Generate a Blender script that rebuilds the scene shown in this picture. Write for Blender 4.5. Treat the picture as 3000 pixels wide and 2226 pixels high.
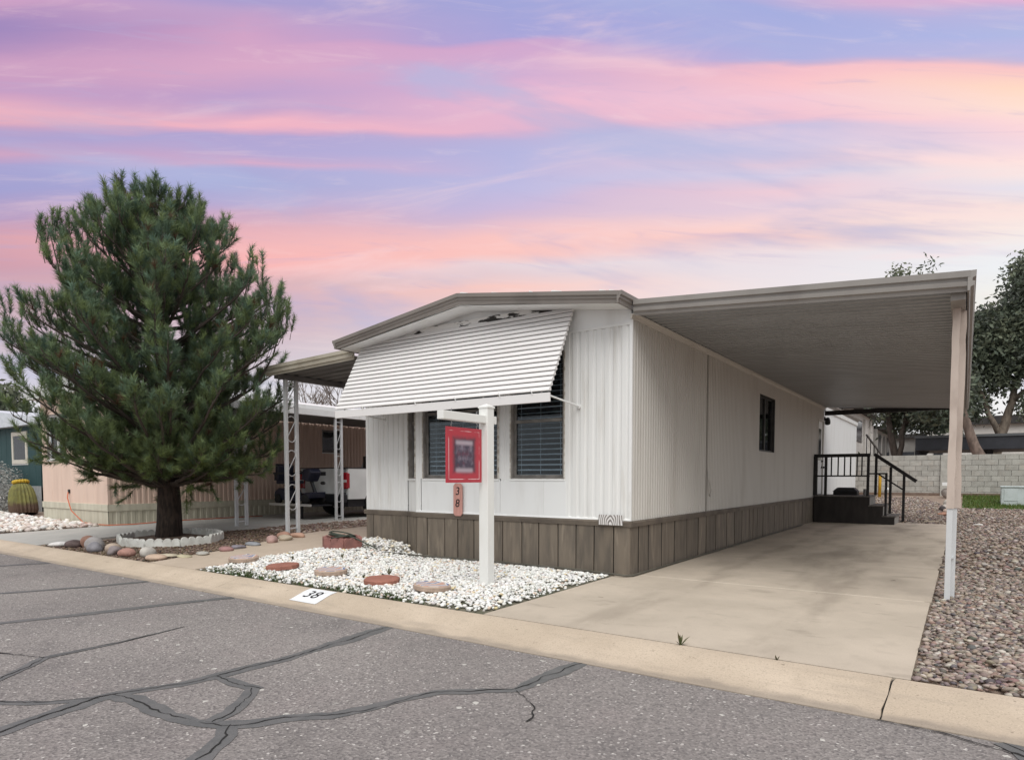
import bpy, bmesh, math, random
import numpy as np
from mathutils import Vector, Matrix

random.seed(7); np.random.seed(7)
for o in list(bpy.data.objects): bpy.data.objects.remove(o)
SC = bpy.context.scene
COL = SC.collection
RAD = math.radians

# ------------------------------------------------------------------ camera
YAW, PITCH = RAD(35.1), RAD(2.764)
cd = bpy.data.cameras.new('camera'); cam = bpy.data.objects.new('camera', cd); COL.objects.link(cam)
cam.location = (0, 0, 1.25); cam.rotation_euler = (RAD(90) - PITCH, 0, YAW)
cd.sensor_width = 36; cd.lens = 22.64; cd.shift_y = 0.1247; cd.clip_start = .05; cd.clip_end = 800
SC.camera = cam

# ------------------------------------------------------------------ exposure
VS = SC.view_settings
VS.view_transform = 'Standard'; VS.look = 'None'; VS.gamma = 1; VS.use_curve_mapping = False
EXPO = 0.75
VS.exposure = EXPO

# ------------------------------------------------------------------ sky
def lin(c):
    return tuple(((v/255+.055)/1.055)**2.4 if v > 10 else v/255/12.92 for v in c)
W = bpy.data.worlds.new('World'); SC.world = W; W.use_nodes = True
wn, wl = W.node_tree.nodes, W.node_tree.links
wn.clear()
def N(tree, t, **kw):
    n = tree.nodes.new(t)
    for k, v in kw.items(): setattr(n, k, v)
    return n
def math_(tree, op, a, b=None, c=None, clamp=False):
    n = N(tree, 'ShaderNodeMath', operation=op, use_clamp=clamp)
    for i, v in enumerate((a, b, c)):
        if v is None: continue
        if isinstance(v, (int, float)): n.inputs[i].default_value = v
        else: tree.links.new(v, n.inputs[i])
    return n.outputs[0]
def mixc(tree, fac, a, b, mode='MIX'):
    n = N(tree, 'ShaderNodeMix', data_type='RGBA', blend_type=mode)
    for i, v in ((0, fac), (6, a), (7, b)):
        if isinstance(v, (int, float)): n.inputs[i].default_value = v
        elif isinstance(v, tuple): n.inputs[i].default_value = v if len(v) == 4 else (*v, 1)
        else: tree.links.new(v, n.inputs[i])
    return n.outputs[2]
def maprange(tree, v, a, b, c=0, d=1, smooth=True):
    n = N(tree, 'ShaderNodeMapRange', interpolation_type='SMOOTHSTEP' if smooth else 'LINEAR')
    tree.links.new(v, n.inputs[0])
    for i, x in enumerate((a, b, c, d)): n.inputs[i+1].default_value = x
    return n.outputs[0]
def ramp(tree, fac, stops):
    n = N(tree, 'ShaderNodeValToRGB'); cr = n.color_ramp
    while len(cr.elements) < len(stops): cr.elements.new(.5)
    for e, (p, c) in zip(cr.elements, stops):
        e.position = p; e.color = (*c, 1)
    tree.links.new(fac, n.inputs[0])
    return n.outputs[0]
def build_sky():
    T = W.node_tree
    F = 1400.
    tc = N(T, 'ShaderNodeTexCoord')
    def dot(v):
        n = N(T, 'ShaderNodeVectorMath', operation='DOT_PRODUCT'); T.links.new(tc.outputs['Generated'], n.inputs[0])
        n.inputs[1].default_value = v; return n.outputs['Value']
    u = dot((math.cos(YAW), math.sin(YAW), 0)); w = dot((-math.sin(YAW), math.cos(YAW), 0)); z = dot((0, 0, 1))
    az = math_(T, 'ARCTAN2', u, w); el = math_(T, 'ARCTAN2', z, math_(T, 'MAXIMUM', w, .12))
    az = math_(T, 'MULTIPLY', az, 180/math.pi); el = math_(T, 'MULTIPLY', el, 180/math.pi)
    def nz(sx, sy, off, detail=4, rough=.5):
        c = N(T, 'ShaderNodeCombineXYZ')
        T.links.new(math_(T, 'MULTIPLY', az, sx), c.inputs[0]); T.links.new(math_(T, 'MULTIPLY', el, sy), c.inputs[1]); c.inputs[2].default_value = off
        n = N(T, 'ShaderNodeTexNoise'); n.inputs['Scale'].default_value = 1; n.inputs['Detail'].default_value = detail
        n.inputs['Roughness'].default_value = rough
        T.links.new(c.outputs[0], n.inputs[0]); return math_(T, 'SUBTRACT', n.outputs[0], .5)
    warp = math_(T, 'MULTIPLY', nz(.03, .07, 3.1, 2), 4.2)
    warp2 = math_(T, 'MULTIPLY', nz(.06, .42, 9.4, 4), 1.9)
    e2 = math_(T, 'ADD', math_(T, 'ADD', el, warp), warp2)
    fac = math_(T, 'DIVIDE', e2, 50., clamp=True)
    cols = {
      0: [(1040,(226,226,229)),(900,(222,221,226)),(800,(214,206,214)),(720,(204,180,192)),(660,(205,168,182)),(590,(204,148,166)),(530,(217,152,164)),(485,(178,148,192)),(430,(152,150,206)),(380,(160,152,206)),(352,(206,156,190)),(322,(164,152,205)),(300,(222,160,182)),(275,(234,166,182)),(235,(198,148,192)),(160,(200,148,190)),(110,(146,122,186)),(75,(205,152,192)),(40,(190,142,196)),(0,(160,128,194))],
      550: [(1040,(228,228,231)),(860,(222,220,226)),(760,(205,190,202)),(690,(205,172,186)),(640,(214,170,180)),(600,(216,168,174)),(572,(246,168,166)),(535,(240,170,172)),(500,(222,165,180)),(470,(184,164,206)),(420,(158,162,212)),(388,(165,162,212)),(372,(212,164,198)),(345,(170,158,210)),(318,(168,154,208)),(298,(244,168,182)),(270,(190,156,202)),(230,(186,152,202)),(190,(214,158,194)),(120,(206,152,194)),(85,(186,152,200)),(55,(160,146,204)),(0,(190,150,200))],
      1113: [(1040,(230,230,233)),(800,(226,222,228)),(660,(238,196,192)),(625,(246,194,184)),(600,(226,200,206)),(582,(228,208,214)),(560,(248,184,176)),(525,(246,186,182)),(490,(226,184,200)),(450,(198,178,216)),(400,(182,178,222)),(350,(172,172,220)),(326,(178,170,216)),(300,(224,170,200)),(255,(232,174,202)),(200,(204,164,208)),(142,(208,158,202)),(126,(156,152,214)),(40,(146,154,214)),(14,(190,160,206)),(0,(204,164,206))],
      1700: [(1040,(234,235,237)),(780,(234,232,235)),(640,(236,226,228)),(590,(232,222,228)),(565,(232,218,224)),(535,(246,198,190)),(505,(248,206,200)),(470,(226,200,216)),(440,(236,196,208)),(405,(212,202,226)),(378,(238,202,214)),(350,(214,198,224)),(312,(200,186,220)),(290,(240,184,200)),(235,(240,190,206)),(190,(246,184,192)),(166,(240,178,192)),(150,(164,166,220)),(60,(152,162,220)),(22,(190,168,212)),(0,(214,168,206))],
      2226: [(1040,(240,241,242)),(760,(240,238,236)),(660,(240,238,230)),(600,(234,238,241)),(555,(236,236,238)),(520,(244,230,224)),(480,(248,222,214)),(440,(226,222,234)),(410,(246,226,222)),(380,(252,220,214)),(335,(240,208,218)),(300,(248,206,210)),(250,(252,218,200)),(205,(252,210,182)),(165,(246,186,186)),(140,(188,176,222)),(90,(164,174,226)),(48,(178,172,220)),(24,(228,170,206)),(0,(222,170,208))],
    }
    prev = None; paz = None
    for x, L in cols.items():
        a = math.atan((x-1113)/F)
        st = []
        for y, c in L:
            v = math.degrees(math.atan((1036-y)/F))
            st.append((max(0, min(1, v/50)), lin(c)))
        c = ramp(T, fac, st)
        a = math.degrees(a)
        if prev is None: prev = c
        else: prev = mixc(T, maprange(T, az, paz, a, smooth=False), prev, c)
        paz = a
    # wispy cloud texture: fibres drawn out along a slight slant, breaking up the band edges
    def wisp(sx, sy, tilt, off, detail, rough, dist):
        c = N(T, 'ShaderNodeCombineXYZ')
        T.links.new(math_(T, 'MULTIPLY', az, sx), c.inputs[0])
        T.links.new(math_(T, 'MULTIPLY', math_(T, 'MULTIPLY_ADD', az, tilt, el), sy), c.inputs[1]); c.inputs[2].default_value = off
        n = N(T, 'ShaderNodeTexNoise'); n.inputs['Scale'].default_value = 1; n.inputs['Detail'].default_value = detail
        n.inputs['Roughness'].default_value = rough; n.inputs['Distortion'].default_value = dist
        T.links.new(c.outputs[0], n.inputs[0]); return n.outputs[0]
    w1 = wisp(.055, .34, -.10, 4.2, 7, .60, .6); w2 = wisp(.10, .95, .06, 15.3, 8, .62, .9); w3 = wisp(.03, .16, .12, 30.7, 5, .55, .4)
    c = mixc(T, math_(T, 'MULTIPLY', maprange(T, w1, .52, .78), .42), prev, lin((250, 212, 214)))
    c = mixc(T, math_(T, 'MULTIPLY', maprange(T, w3, .50, .32), .62), c, lin((166, 176, 220)))
    c = mixc(T, math_(T, 'MULTIPLY', maprange(T, w2, .55, .80), .22), c, lin((255, 226, 220)))
    c = mixc(T, math_(T, 'MULTIPLY', maprange(T, w2, .46, .24), .30), c, lin((176, 168, 212)))
    hs = N(T, 'ShaderNodeHueSaturation'); hs.inputs['Saturation'].default_value = .86; hs.inputs['Value'].default_value = 1.04
    T.links.new(c, hs.inputs['Color']); c = hs.outputs[0]
    # the sunset colours fade into plain bright cloud overhead and behind
    aa = math_(T, 'ABSOLUTE', az)
    f = math_(T, 'MAXIMUM', maprange(T, aa, 46, 95), maprange(T, el, 38, 66))
    c = mixc(T, f, c, lin((226, 228, 231)))
    bg = N(T, 'ShaderNodeBackground'); bg.inputs[1].default_value = 2**-EXPO
    T.links.new(c, bg.inputs[0])
    out = N(T, 'ShaderNodeOutputWorld'); T.links.new(bg.outputs[0], out.inputs[0])
build_sky()

# ------------------------------------------------------------------ sun (soft, high cloud)
sd = bpy.data.lights.new('sun', 'SUN'); sun = bpy.data.objects.new('sun', sd); COL.objects.link(sun)
sd.energy = 1.5; sd.angle = RAD(50); sd.color = (1, .985, .95)
sun.rotation_euler = Vector((-.40, .66, -1.15)).to_track_quat('-Z', 'Y').to_euler()

# ------------------------------------------------------------------ helpers
def H(x, y):
    x = np.asarray(x, float); y = np.asarray(y, float)
    t = np.clip((-6.5-x)/1.8, 0, 1); t = t*t*(3-2*t)
    return .045*np.clip(y-4.6, 0, 3.6)*t + .55*np.clip((y-20.5)/9.5, 0, 1)
def h(x, y): return float(H(x, y))

def tag(o, label=None, cat=None, group=None, kind=None):
    if label: o['label'] = label
    if cat: o['category'] = cat
    if group: o['group'] = group
    if kind: o['kind'] = kind
    return o
WL = {}
def root(name, loc, label, cat, group=None):
    o = bpy.data.objects.new(name, None); COL.objects.link(o); o.location = loc
    o.empty_display_size = .2
    WL[o.name] = Vector(loc); return tag(o, label, cat, group)
def link(name, me, parent=None, loc=None):
    o = bpy.data.objects.new(name, me); COL.objects.link(o)
    if parent is not None:
        o.parent = parent; WL[o.name] = WL[parent.name]
    if loc is not None: o.location = loc
    return o
def copy_tree(o, parent=None, loc=None):
    c = o.copy(); COL.objects.link(c); c.parent = parent
    if loc is not None: c.location = loc
    WL[c.name] = Vector(c.location) if parent is None else WL[parent.name]
    for ch in list(o.children): copy_tree(ch, c)
    return c

class MB:
    def __init__(s, M=None): s.v = []; s.f = []; s.M = M
    def add(s, vs, fs):
        b = len(s.v); s.v += [Vector(v) for v in vs]; s.f += [tuple(i+b for i in f) for f in fs]; return s
    def box(s, x0, y0, z0, x1, y1, z1):
        return s.add([(x0,y0,z0),(x1,y0,z0),(x1,y1,z0),(x0,y1,z0),(x0,y0,z1),(x1,y0,z1),(x1,y1,z1),(x0,y1,z1)],
              [(0,3,2,1),(4,5,6,7),(0,1,5,4),(1,2,6,5),(2,3,7,6),(3,0,4,7)])
    def obox(s, c, hs, R=None):
        R = R or Matrix.Identity(3); c = Vector(c)
        vs = [c + R @ Vector((a*hs[0], b*hs[1], d*hs[2])) for d in (-1,1) for a, b in ((-1,-1),(1,-1),(1,1),(-1,1))]
        return s.add(vs, [(0,3,2,1),(4,5,6,7),(0,1,5,4),(1,2,6,5),(2,3,7,6),(3,0,4,7)])
    def bar(s, p, q, w, d=None):
        p, q = Vector(p), Vector(q); d = d or w
        R = (q-p).to_track_quat('Z', 'Y').to_matrix()
        return s.obox((p+q)/2, (w/2, d/2, (q-p).length/2), R)
    def prism(s, poly, axis, a0, a1):
        def P(u, v, a): return (a,u,v) if axis == 'x' else (u,a,v) if axis == 'y' else (u,v,a)
        n = len(poly)
        vs = [P(u,v,a0) for u, v in poly] + [P(u,v,a1) for u, v in poly]
        return s.add(vs, [tuple(range(n))[::-1], tuple(range(n, 2*n))] + [(i, (i+1) % n, n+(i+1) % n, n+i) for i in range(n)])
    def sweep(s, path, prof, uvec, closed=True, cap=True):
        u = Vector(uvec); n = len(prof); b = []
        for p in path: b += [Vector(p) + u*a + Vector((0,0,c)) for a, c in prof]
        fs = []
        m = n if closed else n-1
        for k in range(len(path)-1):
            for i in range(m): fs.append((k*n+i, k*n+(i+1) % n, (k+1)*n+(i+1) % n, (k+1)*n+i))
        if cap and closed: fs += [tuple(range(n))[::-1], tuple(range(len(b)-n, len(b)))]
        return s.add(b, fs)
    def tube(s, pts, r, n=8, cap=True):
        pts = [Vector(p) for p in pts]; k = len(pts)
        rs = r if isinstance(r, (list, tuple)) else [r]*k
        ref = Vector((.31, .17, .93)); vs = []
        for i, p in enumerate(pts):
            t = (pts[min(i+1, k-1)] - pts[max(i-1, 0)])
            if t.length < 1e-9: t = Vector((0,0,1))
            t.normalize(); a = ref - t*ref.dot(t)
            if a.length < .05: a = Vector((1,0,0)) - t*t.x
            a.normalize(); ref = a; b = t.cross(a)
            vs += [p + (a*math.cos(j*2*math.pi/n) + b*math.sin(j*2*math.pi/n))*rs[i] for j in range(n)]
        fs = [(i*n+j, i*n+(j+1) % n, (i+1)*n+(j+1) % n, (i+1)*n+j) for i in range(k-1) for j in range(n)]
        if cap: fs += [tuple(range(n))[::-1], tuple(range(n*(k-1), n*k))]
        return s.add(vs, fs)
    def lathe(s, prof, c=(0,0,0), n=16, M=None):
        c = Vector(c); vs = []
        for r, z in prof:
            for j in range(n):
                v = Vector((r*math.cos(j*2*math.pi/n), r*math.sin(j*2*math.pi/n), z))
                vs.append(c + (M @ v if M else v))
        k = len(prof)
        fs = [(i*n+j, i*n+(j+1) % n, (i+1)*n+(j+1) % n, (i+1)*n+j) for i in range(k-1) for j in range(n)]
        fs += [tuple(range(n))[::-1], tuple(range(n*(k-1), n*k))]
        return s.add(vs, fs)
    def mesh(s, name, mat, org=(0,0,0), smooth=False, recalc=True):
        org = Vector(org); vs = [(s.M @ v if s.M else v) - org for v in s.v]
        me = bpy.data.meshes.new(name); me.from_pydata(vs, [], s.f)
        if recalc:
            bm = bmesh.new(); bm.from_mesh(me); bmesh.ops.recalc_face_normals(bm, faces=bm.faces); bm.to_mesh(me); bm.free()
        me.materials.append(mat)
        if smooth: me.polygons.foreach_set('use_smooth', [True]*len(me.polygons))
        return me
    def build(s, name, mat, parent=None, smooth=False, bevel=0, origin=None, recalc=True):
        org = WL[parent.name] if parent is not None else Vector(origin or (0,0,0))
        o = link(name, s.mesh(name, mat, org, smooth, recalc), parent)
        if parent is None: o.location = org; WL[o.name] = Vector(org)
        if bevel:
            m = o.modifiers.new('bevel', 'BEVEL'); m.width = bevel; m.segments = 2; m.limit_method = 'ANGLE'
            m.angle_limit = RAD(40)
        return o

def np_mesh(name, V, Fc, mat, cols=None, smooth=False):
    """fast mesh: V (n,3), Fc (m,k) one face size"""
    me = bpy.data.meshes.new(name); k = Fc.shape[1]
    me.vertices.add(len(V)); me.vertices.foreach_set('co', np.ascontiguousarray(V, np.float32).ravel())
    me.loops.add(Fc.size); me.loops.foreach_set('vertex_index', np.ascontiguousarray(Fc, np.int32).ravel())
    me.polygons.add(len(Fc)); me.polygons.foreach_set('loop_start', np.arange(0, Fc.size, k, dtype=np.int32))
    try: me.polygons.foreach_set('loop_total', np.full(len(Fc), k, np.int32))
    except Exception: pass
    if smooth: me.polygons.foreach_set('use_smooth', np.ones(len(Fc), bool))
    me.update(calc_edges=True)
    if cols is not None:
        a = me.color_attributes.new('Col', 'FLOAT_COLOR', 'POINT')
        a.data.foreach_set('color', np.concatenate([cols, np.ones((len(cols), 1))], 1).astype(np.float32).ravel())
    me.materials.append(mat)
    return me

# ------------------------------------------------------------------ materials
MATS = {}
def M(name, c1, c2=None, scale=6, rough=.65, bump=0, bscale=60, metal=0, stretch=(1,1,1), rand=0, detail=6, lo=.35, hi=.68,
      c3=None, s3=30, f3=.5, spec=.4, coat=0, bstretch=None):
    if name in MATS: return MATS[name]
    m = bpy.data.materials.new(name); m.use_nodes = True; T = m.node_tree
    b = T.nodes['Principled BSDF']; b.inputs['Roughness'].default_value = rough; b.inputs['Metallic'].default_value = metal
    b.inputs['Specular IOR Level'].default_value = spec; b.inputs['Coat Weight'].default_value = coat
    tc = N(T, 'ShaderNodeTexCoord')
    mp = N(T, 'ShaderNodeMapping'); mp.inputs['Scale'].default_value = stretch; T.links.new(tc.outputs['Object'], mp.inputs[0])
    oi = N(T, 'ShaderNodeObjectInfo')
    off = N(T, 'ShaderNodeVectorMath', operation='MULTIPLY_ADD')
    cx = N(T, 'ShaderNodeCombineXYZ')
    for i in range(3): T.links.new(math_(T, 'MULTIPLY', oi.outputs['Random'], 17.+i*9), cx.inputs[i])
    T.links.new(mp.outputs[0], off.inputs[0]); off.inputs[1].default_value = (1,1,1); T.links.new(cx.outputs[0], off.inputs[2])
    vec = off.outputs[0]
    def nz(sc, d=detail):
        n = N(T, 'ShaderNodeTexNoise'); n.inputs['Scale'].default_value = sc; n.inputs['Detail'].default_value = d
        T.links.new(vec, n.inputs[0]); return n.outputs[0]
    col = None
    if c2 is not None:
        col = mixc(T, maprange(T, nz(scale), lo, hi), tuple(c1), tuple(c2))
    if c3 is not None:
        n = nz(s3, 3); col = mixc(T, math_(T, 'MULTIPLY', maprange(T, n, .56, .72), f3), col if col is not None else tuple(c1), tuple(c3))
    if rand:
        k = math_(T, 'MULTIPLY_ADD', oi.outputs['Random'], 2*rand, 1-rand)
        g = N(T, 'ShaderNodeCombineColor')
        for i in range(3): T.links.new(k, g.inputs[i])
        col = mixc(T, 1., col if col is not None else tuple(c1), g.outputs[0], 'MULTIPLY')
    if col is None: b.inputs['Base Color'].default_value = (*c1, 1)
    else: T.links.new(col, b.inputs['Base Color'])
    if bump:
        bn = N(T, 'ShaderNodeBump'); bn.inputs['Strength'].default_value = bump; bn.inputs['Distance'].default_value = .02
        T.links.new(nz(bscale, 5), bn.inputs['Height']); T.links.new(bn.outputs[0], b.inputs['Normal'])
    MATS[name] = m; return m
def vcol(name, rough=.7, transl=0, bump=0, mult=1.):
    m = bpy.data.materials.new(name); m.use_nodes = True; T = m.node_tree
    b = T.nodes['Principled BSDF']; b.inputs['Roughness'].default_value = rough; b.inputs['Specular IOR Level'].default_value = .25
    a = N(T, 'ShaderNodeVertexColor', layer_name='Col')
    T.links.new(a.outputs[0], b.inputs['Base Color'])
    if bump:
        tc = N(T, 'ShaderNodeTexCoord'); n = N(T, 'ShaderNodeTexNoise'); n.inputs['Scale'].default_value = 90
        T.links.new(tc.outputs['Object'], n.inputs[0]); bn = N(T, 'ShaderNodeBump'); bn.inputs['Strength'].default_value = bump
        bn.inputs['Distance'].default_value = .01
        T.links.new(n.outputs[0], bn.inputs['Height']); T.links.new(bn.outputs[0], b.inputs['Normal'])
    if transl:
        t = N(T, 'ShaderNodeBsdfTranslucent'); T.links.new(a.outputs[0], t.inputs[0])
        mx = N(T, 'ShaderNodeMixShader'); mx.inputs[0].default_value = transl
        T.links.new(b.outputs[0], mx.inputs[1]); T.links.new(t.outputs[0], mx.inputs[2])
        T.links.new(mx.outputs[0], T.nodes['Material Output'].inputs[0])
    return m
def glassmat():
    m = bpy.data.materials.new('window_glass'); m.use_nodes = True; T = m.node_tree
    T.nodes.remove(T.nodes['Principled BSDF'])
    g = N(T, 'ShaderNodeBsdfGlossy'); g.inputs['Roughness'].default_value = .02; g.inputs[0].default_value = (.9,.93,.95,1)
    t = N(T, 'ShaderNodeBsdfTransparent'); t.inputs[0].default_value = (.80,.85,.88,1)
    f = N(T, 'ShaderNodeFresnel'); f.inputs[0].default_value = 1.30
    mx = N(T, 'ShaderNodeMixShader'); T.links.new(math_(T, 'ADD', f.outputs[0], .01, clamp=True), mx.inputs[0])
    T.links.new(t.outputs[0], mx.inputs[1]); T.links.new(g.outputs[0], mx.inputs[2])
    T.links.new(mx.outputs[0], T.nodes['Material Output'].inputs[0]); return m

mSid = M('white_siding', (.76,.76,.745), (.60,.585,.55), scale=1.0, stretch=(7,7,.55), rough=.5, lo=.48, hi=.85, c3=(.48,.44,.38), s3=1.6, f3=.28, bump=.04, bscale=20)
mSide = M('shade_toned_siding', (.60,.575,.535), (.51,.48,.44), scale=1.0, stretch=(4,4,.5), rough=.5, lo=.45, hi=.85, bump=.04, bscale=20)  # siding colour darkened for the shade under the carport roof
mFlat = M('white_panel', (.77,.775,.77), (.68,.675,.66), scale=1.2, stretch=(4,4,.8), rough=.5, lo=.45, hi=.8)
mTrimW = M('white_trim', (.78,.78,.77), (.66,.65,.62), scale=5, rough=.45, lo=.5, hi=.8)
mFascia = M('taupe_gutter', (.235,.21,.19), (.18,.16,.145), scale=2.5, rough=.5, lo=.4, hi=.75)
mCFascia = M('grey_gutter', (.31,.29,.27), (.24,.22,.205), scale=2.0, rough=.5, lo=.4, hi=.75)
mRoof = M('roof_coating', (.72,.71,.69), (.55,.53,.50), scale=4, rough=.8, bump=.2, bscale=30)
mPan = M('roof_pan_paint', (.345,.350,.356), (.29,.292,.295), scale=1.5, rough=.4, lo=.4, hi=.8, rand=.04)
mPanD = M('dark_pan_paint', (.20,.195,.19), (.14,.135,.13), scale=1.5, rough=.45, rand=.05)
mSkirt = M('brown_skirting', (.185,.152,.118), (.125,.105,.085), scale=2.0, stretch=(6,6,.9), rough=.75, bump=.15, bscale=14, rand=.16, lo=.35, hi=.7, c3=(.29,.24,.185), s3=2.2, f3=.55)
mSkirtT = M('brown_trim', (.155,.127,.10), (.105,.086,.07), scale=4, rough=.7, bump=.1, rand=.06)
mDark = M('dark_gap', (.012,.011,.010), rough=.9)
mAwn = M('awning_paint', (.755,.735,.725), (.65,.625,.615), scale=1.2, stretch=(.6,5,5), rough=.4, lo=.5, hi=.85, rand=.015)
mFrame = M('bronze_frame', (.035,.032,.03), (.055,.05,.045), rough=.45, metal=.3)
mFrameG = M('window_frame_grey', (.13,.12,.11), (.2,.185,.17), scale=9, rough=.5)
mBlind = M('blind_slat', (.76,.79,.81), (.70,.73,.75), rough=.5)
mGlass = glassmat()
mRoom = M('interior', (.03,.03,.032), (.02,.02,.022), rough=.9)
mPost = M('post_paint', (.62,.63,.64), (.48,.48,.48), scale=6, stretch=(1,1,.4), rough=.45, lo=.5, hi=.8)
mPostT = M('tan_light_post', (.56,.47,.41), (.44,.36,.31), scale=6, stretch=(1,1,.5), rough=.5, lo=.45, hi=.75)  # white post, tan imitates the tint of the light
mVinyl = M('white_vinyl', (.80,.80,.77), (.72,.71,.67), scale=3, stretch=(1,1,.5), rough=.35, lo=.5, hi=.8)
mBlk = M('black_paint', (.012,.011,.011), (.022,.019,.018), scale=8, rough=.5)
mDeckSide = M('dark_brown_board', (.020,.016,.014), (.032,.026,.023), scale=3, stretch=(3,3,1), rough=.65)
mDeckTop = M('deck_tread', (.16,.145,.13), (.10,.09,.08), scale=5, stretch=(8,1,1), rough=.8)
mGravelG = None

def asphalt():
    m = bpy.data.materials.new('asphalt'); m.use_nodes = True; T = m.node_tree; b = T.nodes['Principled BSDF']
    tc = N(T, 'ShaderNodeTexCoord'); P = tc.outputs['Object']
    def vor(s, out):
        n = N(T, 'ShaderNodeTexVoronoi'); n.inputs['Scale'].default_value = s; T.links.new(P, n.inputs[0]); return n.outputs[out]
    def nz(s, d=5):
        n = N(T, 'ShaderNodeTexNoise'); n.inputs['Scale'].default_value = s; n.inputs['Detail'].default_value = d; T.links.new(P, n.inputs[0]); return n.outputs[0]
    cell = N(T, 'ShaderNodeSeparateColor'); T.links.new(vor(78, 'Color'), cell.inputs[0])
    base = mixc(T, maprange(T, nz(.55), .35, .7), (.212,.192,.182), (.268,.243,.228))
    base = mixc(T, math_(T, 'MULTIPLY', maprange(T, nz(2.6), .45, .75), .55), base, (.255,.222,.212))
    base = mixc(T, math_(T, 'MULTIPLY', maprange(T, nz(.9, 6), .56, .70), .5), base, (.13,.118,.115))
    base = mixc(T, math_(T, 'MULTIPLY', maprange(T, cell.outputs[0], .50, 1.), .45), base, (.40,.365,.345))
    base = mixc(T, math_(T, 'MULTIPLY', maprange(T, cell.outputs[1], .48, .95), .60), base, (.105,.096,.095))
    base = mixc(T, maprange(T, cell.outputs[2], .980, .99), base, (.50,.47,.44))
    c2 = N(T, 'ShaderNodeSeparateColor'); T.links.new(vor(34, 'Color'), c2.inputs[0])
    base = mixc(T, maprange(T, c2.outputs[0], .996, .998), base, (.52,.50,.46))
    T.links.new(base, b.inputs['Base Color']); b.inputs['Roughness'].default_value = .85; b.inputs['Specular IOR Level'].default_value = .3
    bn = N(T, 'ShaderNodeBump'); bn.inputs['Strength'].default_value = .55; bn.inputs['Distance'].default_value = .012
    T.links.new(vor(78, 'Distance'), bn.inputs['Height']); T.links.new(bn.outputs[0], b.inputs['Normal'])
    return m
def concrete(name, c1, c2, stain=.0, speck=.3, dark=(.14,.115,.09), sx=(1.1, .35, 1), grime=0, tyre=0):
    m = bpy.data.materials.new(name); m.use_nodes = True; T = m.node_tree; b = T.nodes['Principled BSDF']
    tc = N(T, 'ShaderNodeTexCoord'); P = tc.outputs['Object']
    def nz(s, d=6, st=None, r=.55):
        n = N(T, 'ShaderNodeTexNoise'); n.inputs['Scale'].default_value = s; n.inputs['Detail'].default_value = d; n.inputs['Roughness'].default_value = r
        if st:
            mp = N(T, 'ShaderNodeMapping'); mp.inputs['Scale'].default_value = st; T.links.new(P, mp.inputs[0]); T.links.new(mp.outputs[0], n.inputs[0])
        else: T.links.new(P, n.inputs[0])
        return n.outputs[0]
    col = mixc(T, maprange(T, nz(1.3), .33, .7), c1, c2)
    col = mixc(T, math_(T, 'MULTIPLY', maprange(T, nz(5.5), .5, .75), .35), col, tuple(v*.80 for v in c1))
    col = mixc(T, math_(T, 'MULTIPLY', maprange(T, nz(85, 3), .5, .72), speck), col, tuple(v*.62 for v in c1))
    col = mixc(T, math_(T, 'MULTIPLY', maprange(T, nz(160, 2), .60, .75), speck), col, tuple(min(1, v*1.35) for v in c2))
    if stain:
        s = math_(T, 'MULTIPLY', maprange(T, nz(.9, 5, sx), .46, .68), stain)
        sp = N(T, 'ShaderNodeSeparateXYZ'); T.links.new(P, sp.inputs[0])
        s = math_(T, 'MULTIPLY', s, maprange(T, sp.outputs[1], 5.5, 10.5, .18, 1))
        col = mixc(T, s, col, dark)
        col = mixc(T, math_(T, 'MULTIPLY', maprange(T, nz(2.1, 4, (.6, 1.6, 1)), .62, .70), stain*.45), col, dark)
        col = mixc(T, maprange(T, nz(9, 2), .775, .80), col, (.05,.04,.035))
    if grime or tyre:
        sp = N(T, 'ShaderNodeSeparateXYZ'); T.links.new(P, sp.inputs[0])
    if grime:   # grit washed along the gutter line and scuffs where tyres roll over
        yy = math_(T, 'ADD', sp.outputs[1], math_(T, 'MULTIPLY', math_(T, 'SUBTRACT', nz(3.5, 5, (1, 1, 1)), .5), .22))
        col = mixc(T, math_(T, 'MULTIPLY', maprange(T, yy, 4.17, 4.07), .6), col, (.20,.17,.145))
        col = mixc(T, math_(T, 'MULTIPLY', maprange(T, nz(2.2, 6, (.35, 2.2, 1), .65), .54, .70), .45), col, (.33,.275,.22))
        col = mixc(T, math_(T, 'MULTIPLY', maprange(T, nz(14, 2), .70, .74), .7), col, (.24,.19,.145))
    if tyre:    # faint tyre tracks and drips
        for x0 in (-2.55, -1.15):
            w_ = math_(T, 'ABSOLUTE', math_(T, 'ADD', math_(T, 'SUBTRACT', sp.outputs[0], x0), math_(T, 'MULTIPLY', math_(T, 'SUBTRACT', nz(.5, 2), .5), .5)))
            col = mixc(T, math_(T, 'MULTIPLY', math_(T, 'MULTIPLY', maprange(T, w_, .22, .06), maprange(T, nz(1.6, 5, (1.5, .5, 1)), .40, .62)), .34), col, (.20,.165,.13))
        col = mixc(T, math_(T, 'MULTIPLY', maprange(T, nz(3.4, 3), .70, .76), .75), col, (.13,.105,.08))
    T.links.new(col, b.inputs['Base Color']); b.inputs['Roughness'].default_value = .82; b.inputs['Specular IOR Level'].default_value = .25
    bn = N(T, 'ShaderNodeBump'); bn.inputs['Strength'].default_value = .22; bn.inputs['Distance'].default_value = .008
    T.links.new(nz(110, 4), bn.inputs['Height']); T.links.new(bn.outputs[0], b.inputs['Normal'])
    return m
mAsph = asphalt()
mKerb = concrete('kerb_concrete', (.47,.385,.295), (.55,.455,.355), speck=.6, grime=1)
mDrive = concrete('driveway_concrete', (.45,.385,.312), (.52,.445,.362), stain=.52, speck=.22, tyre=1)
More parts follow.
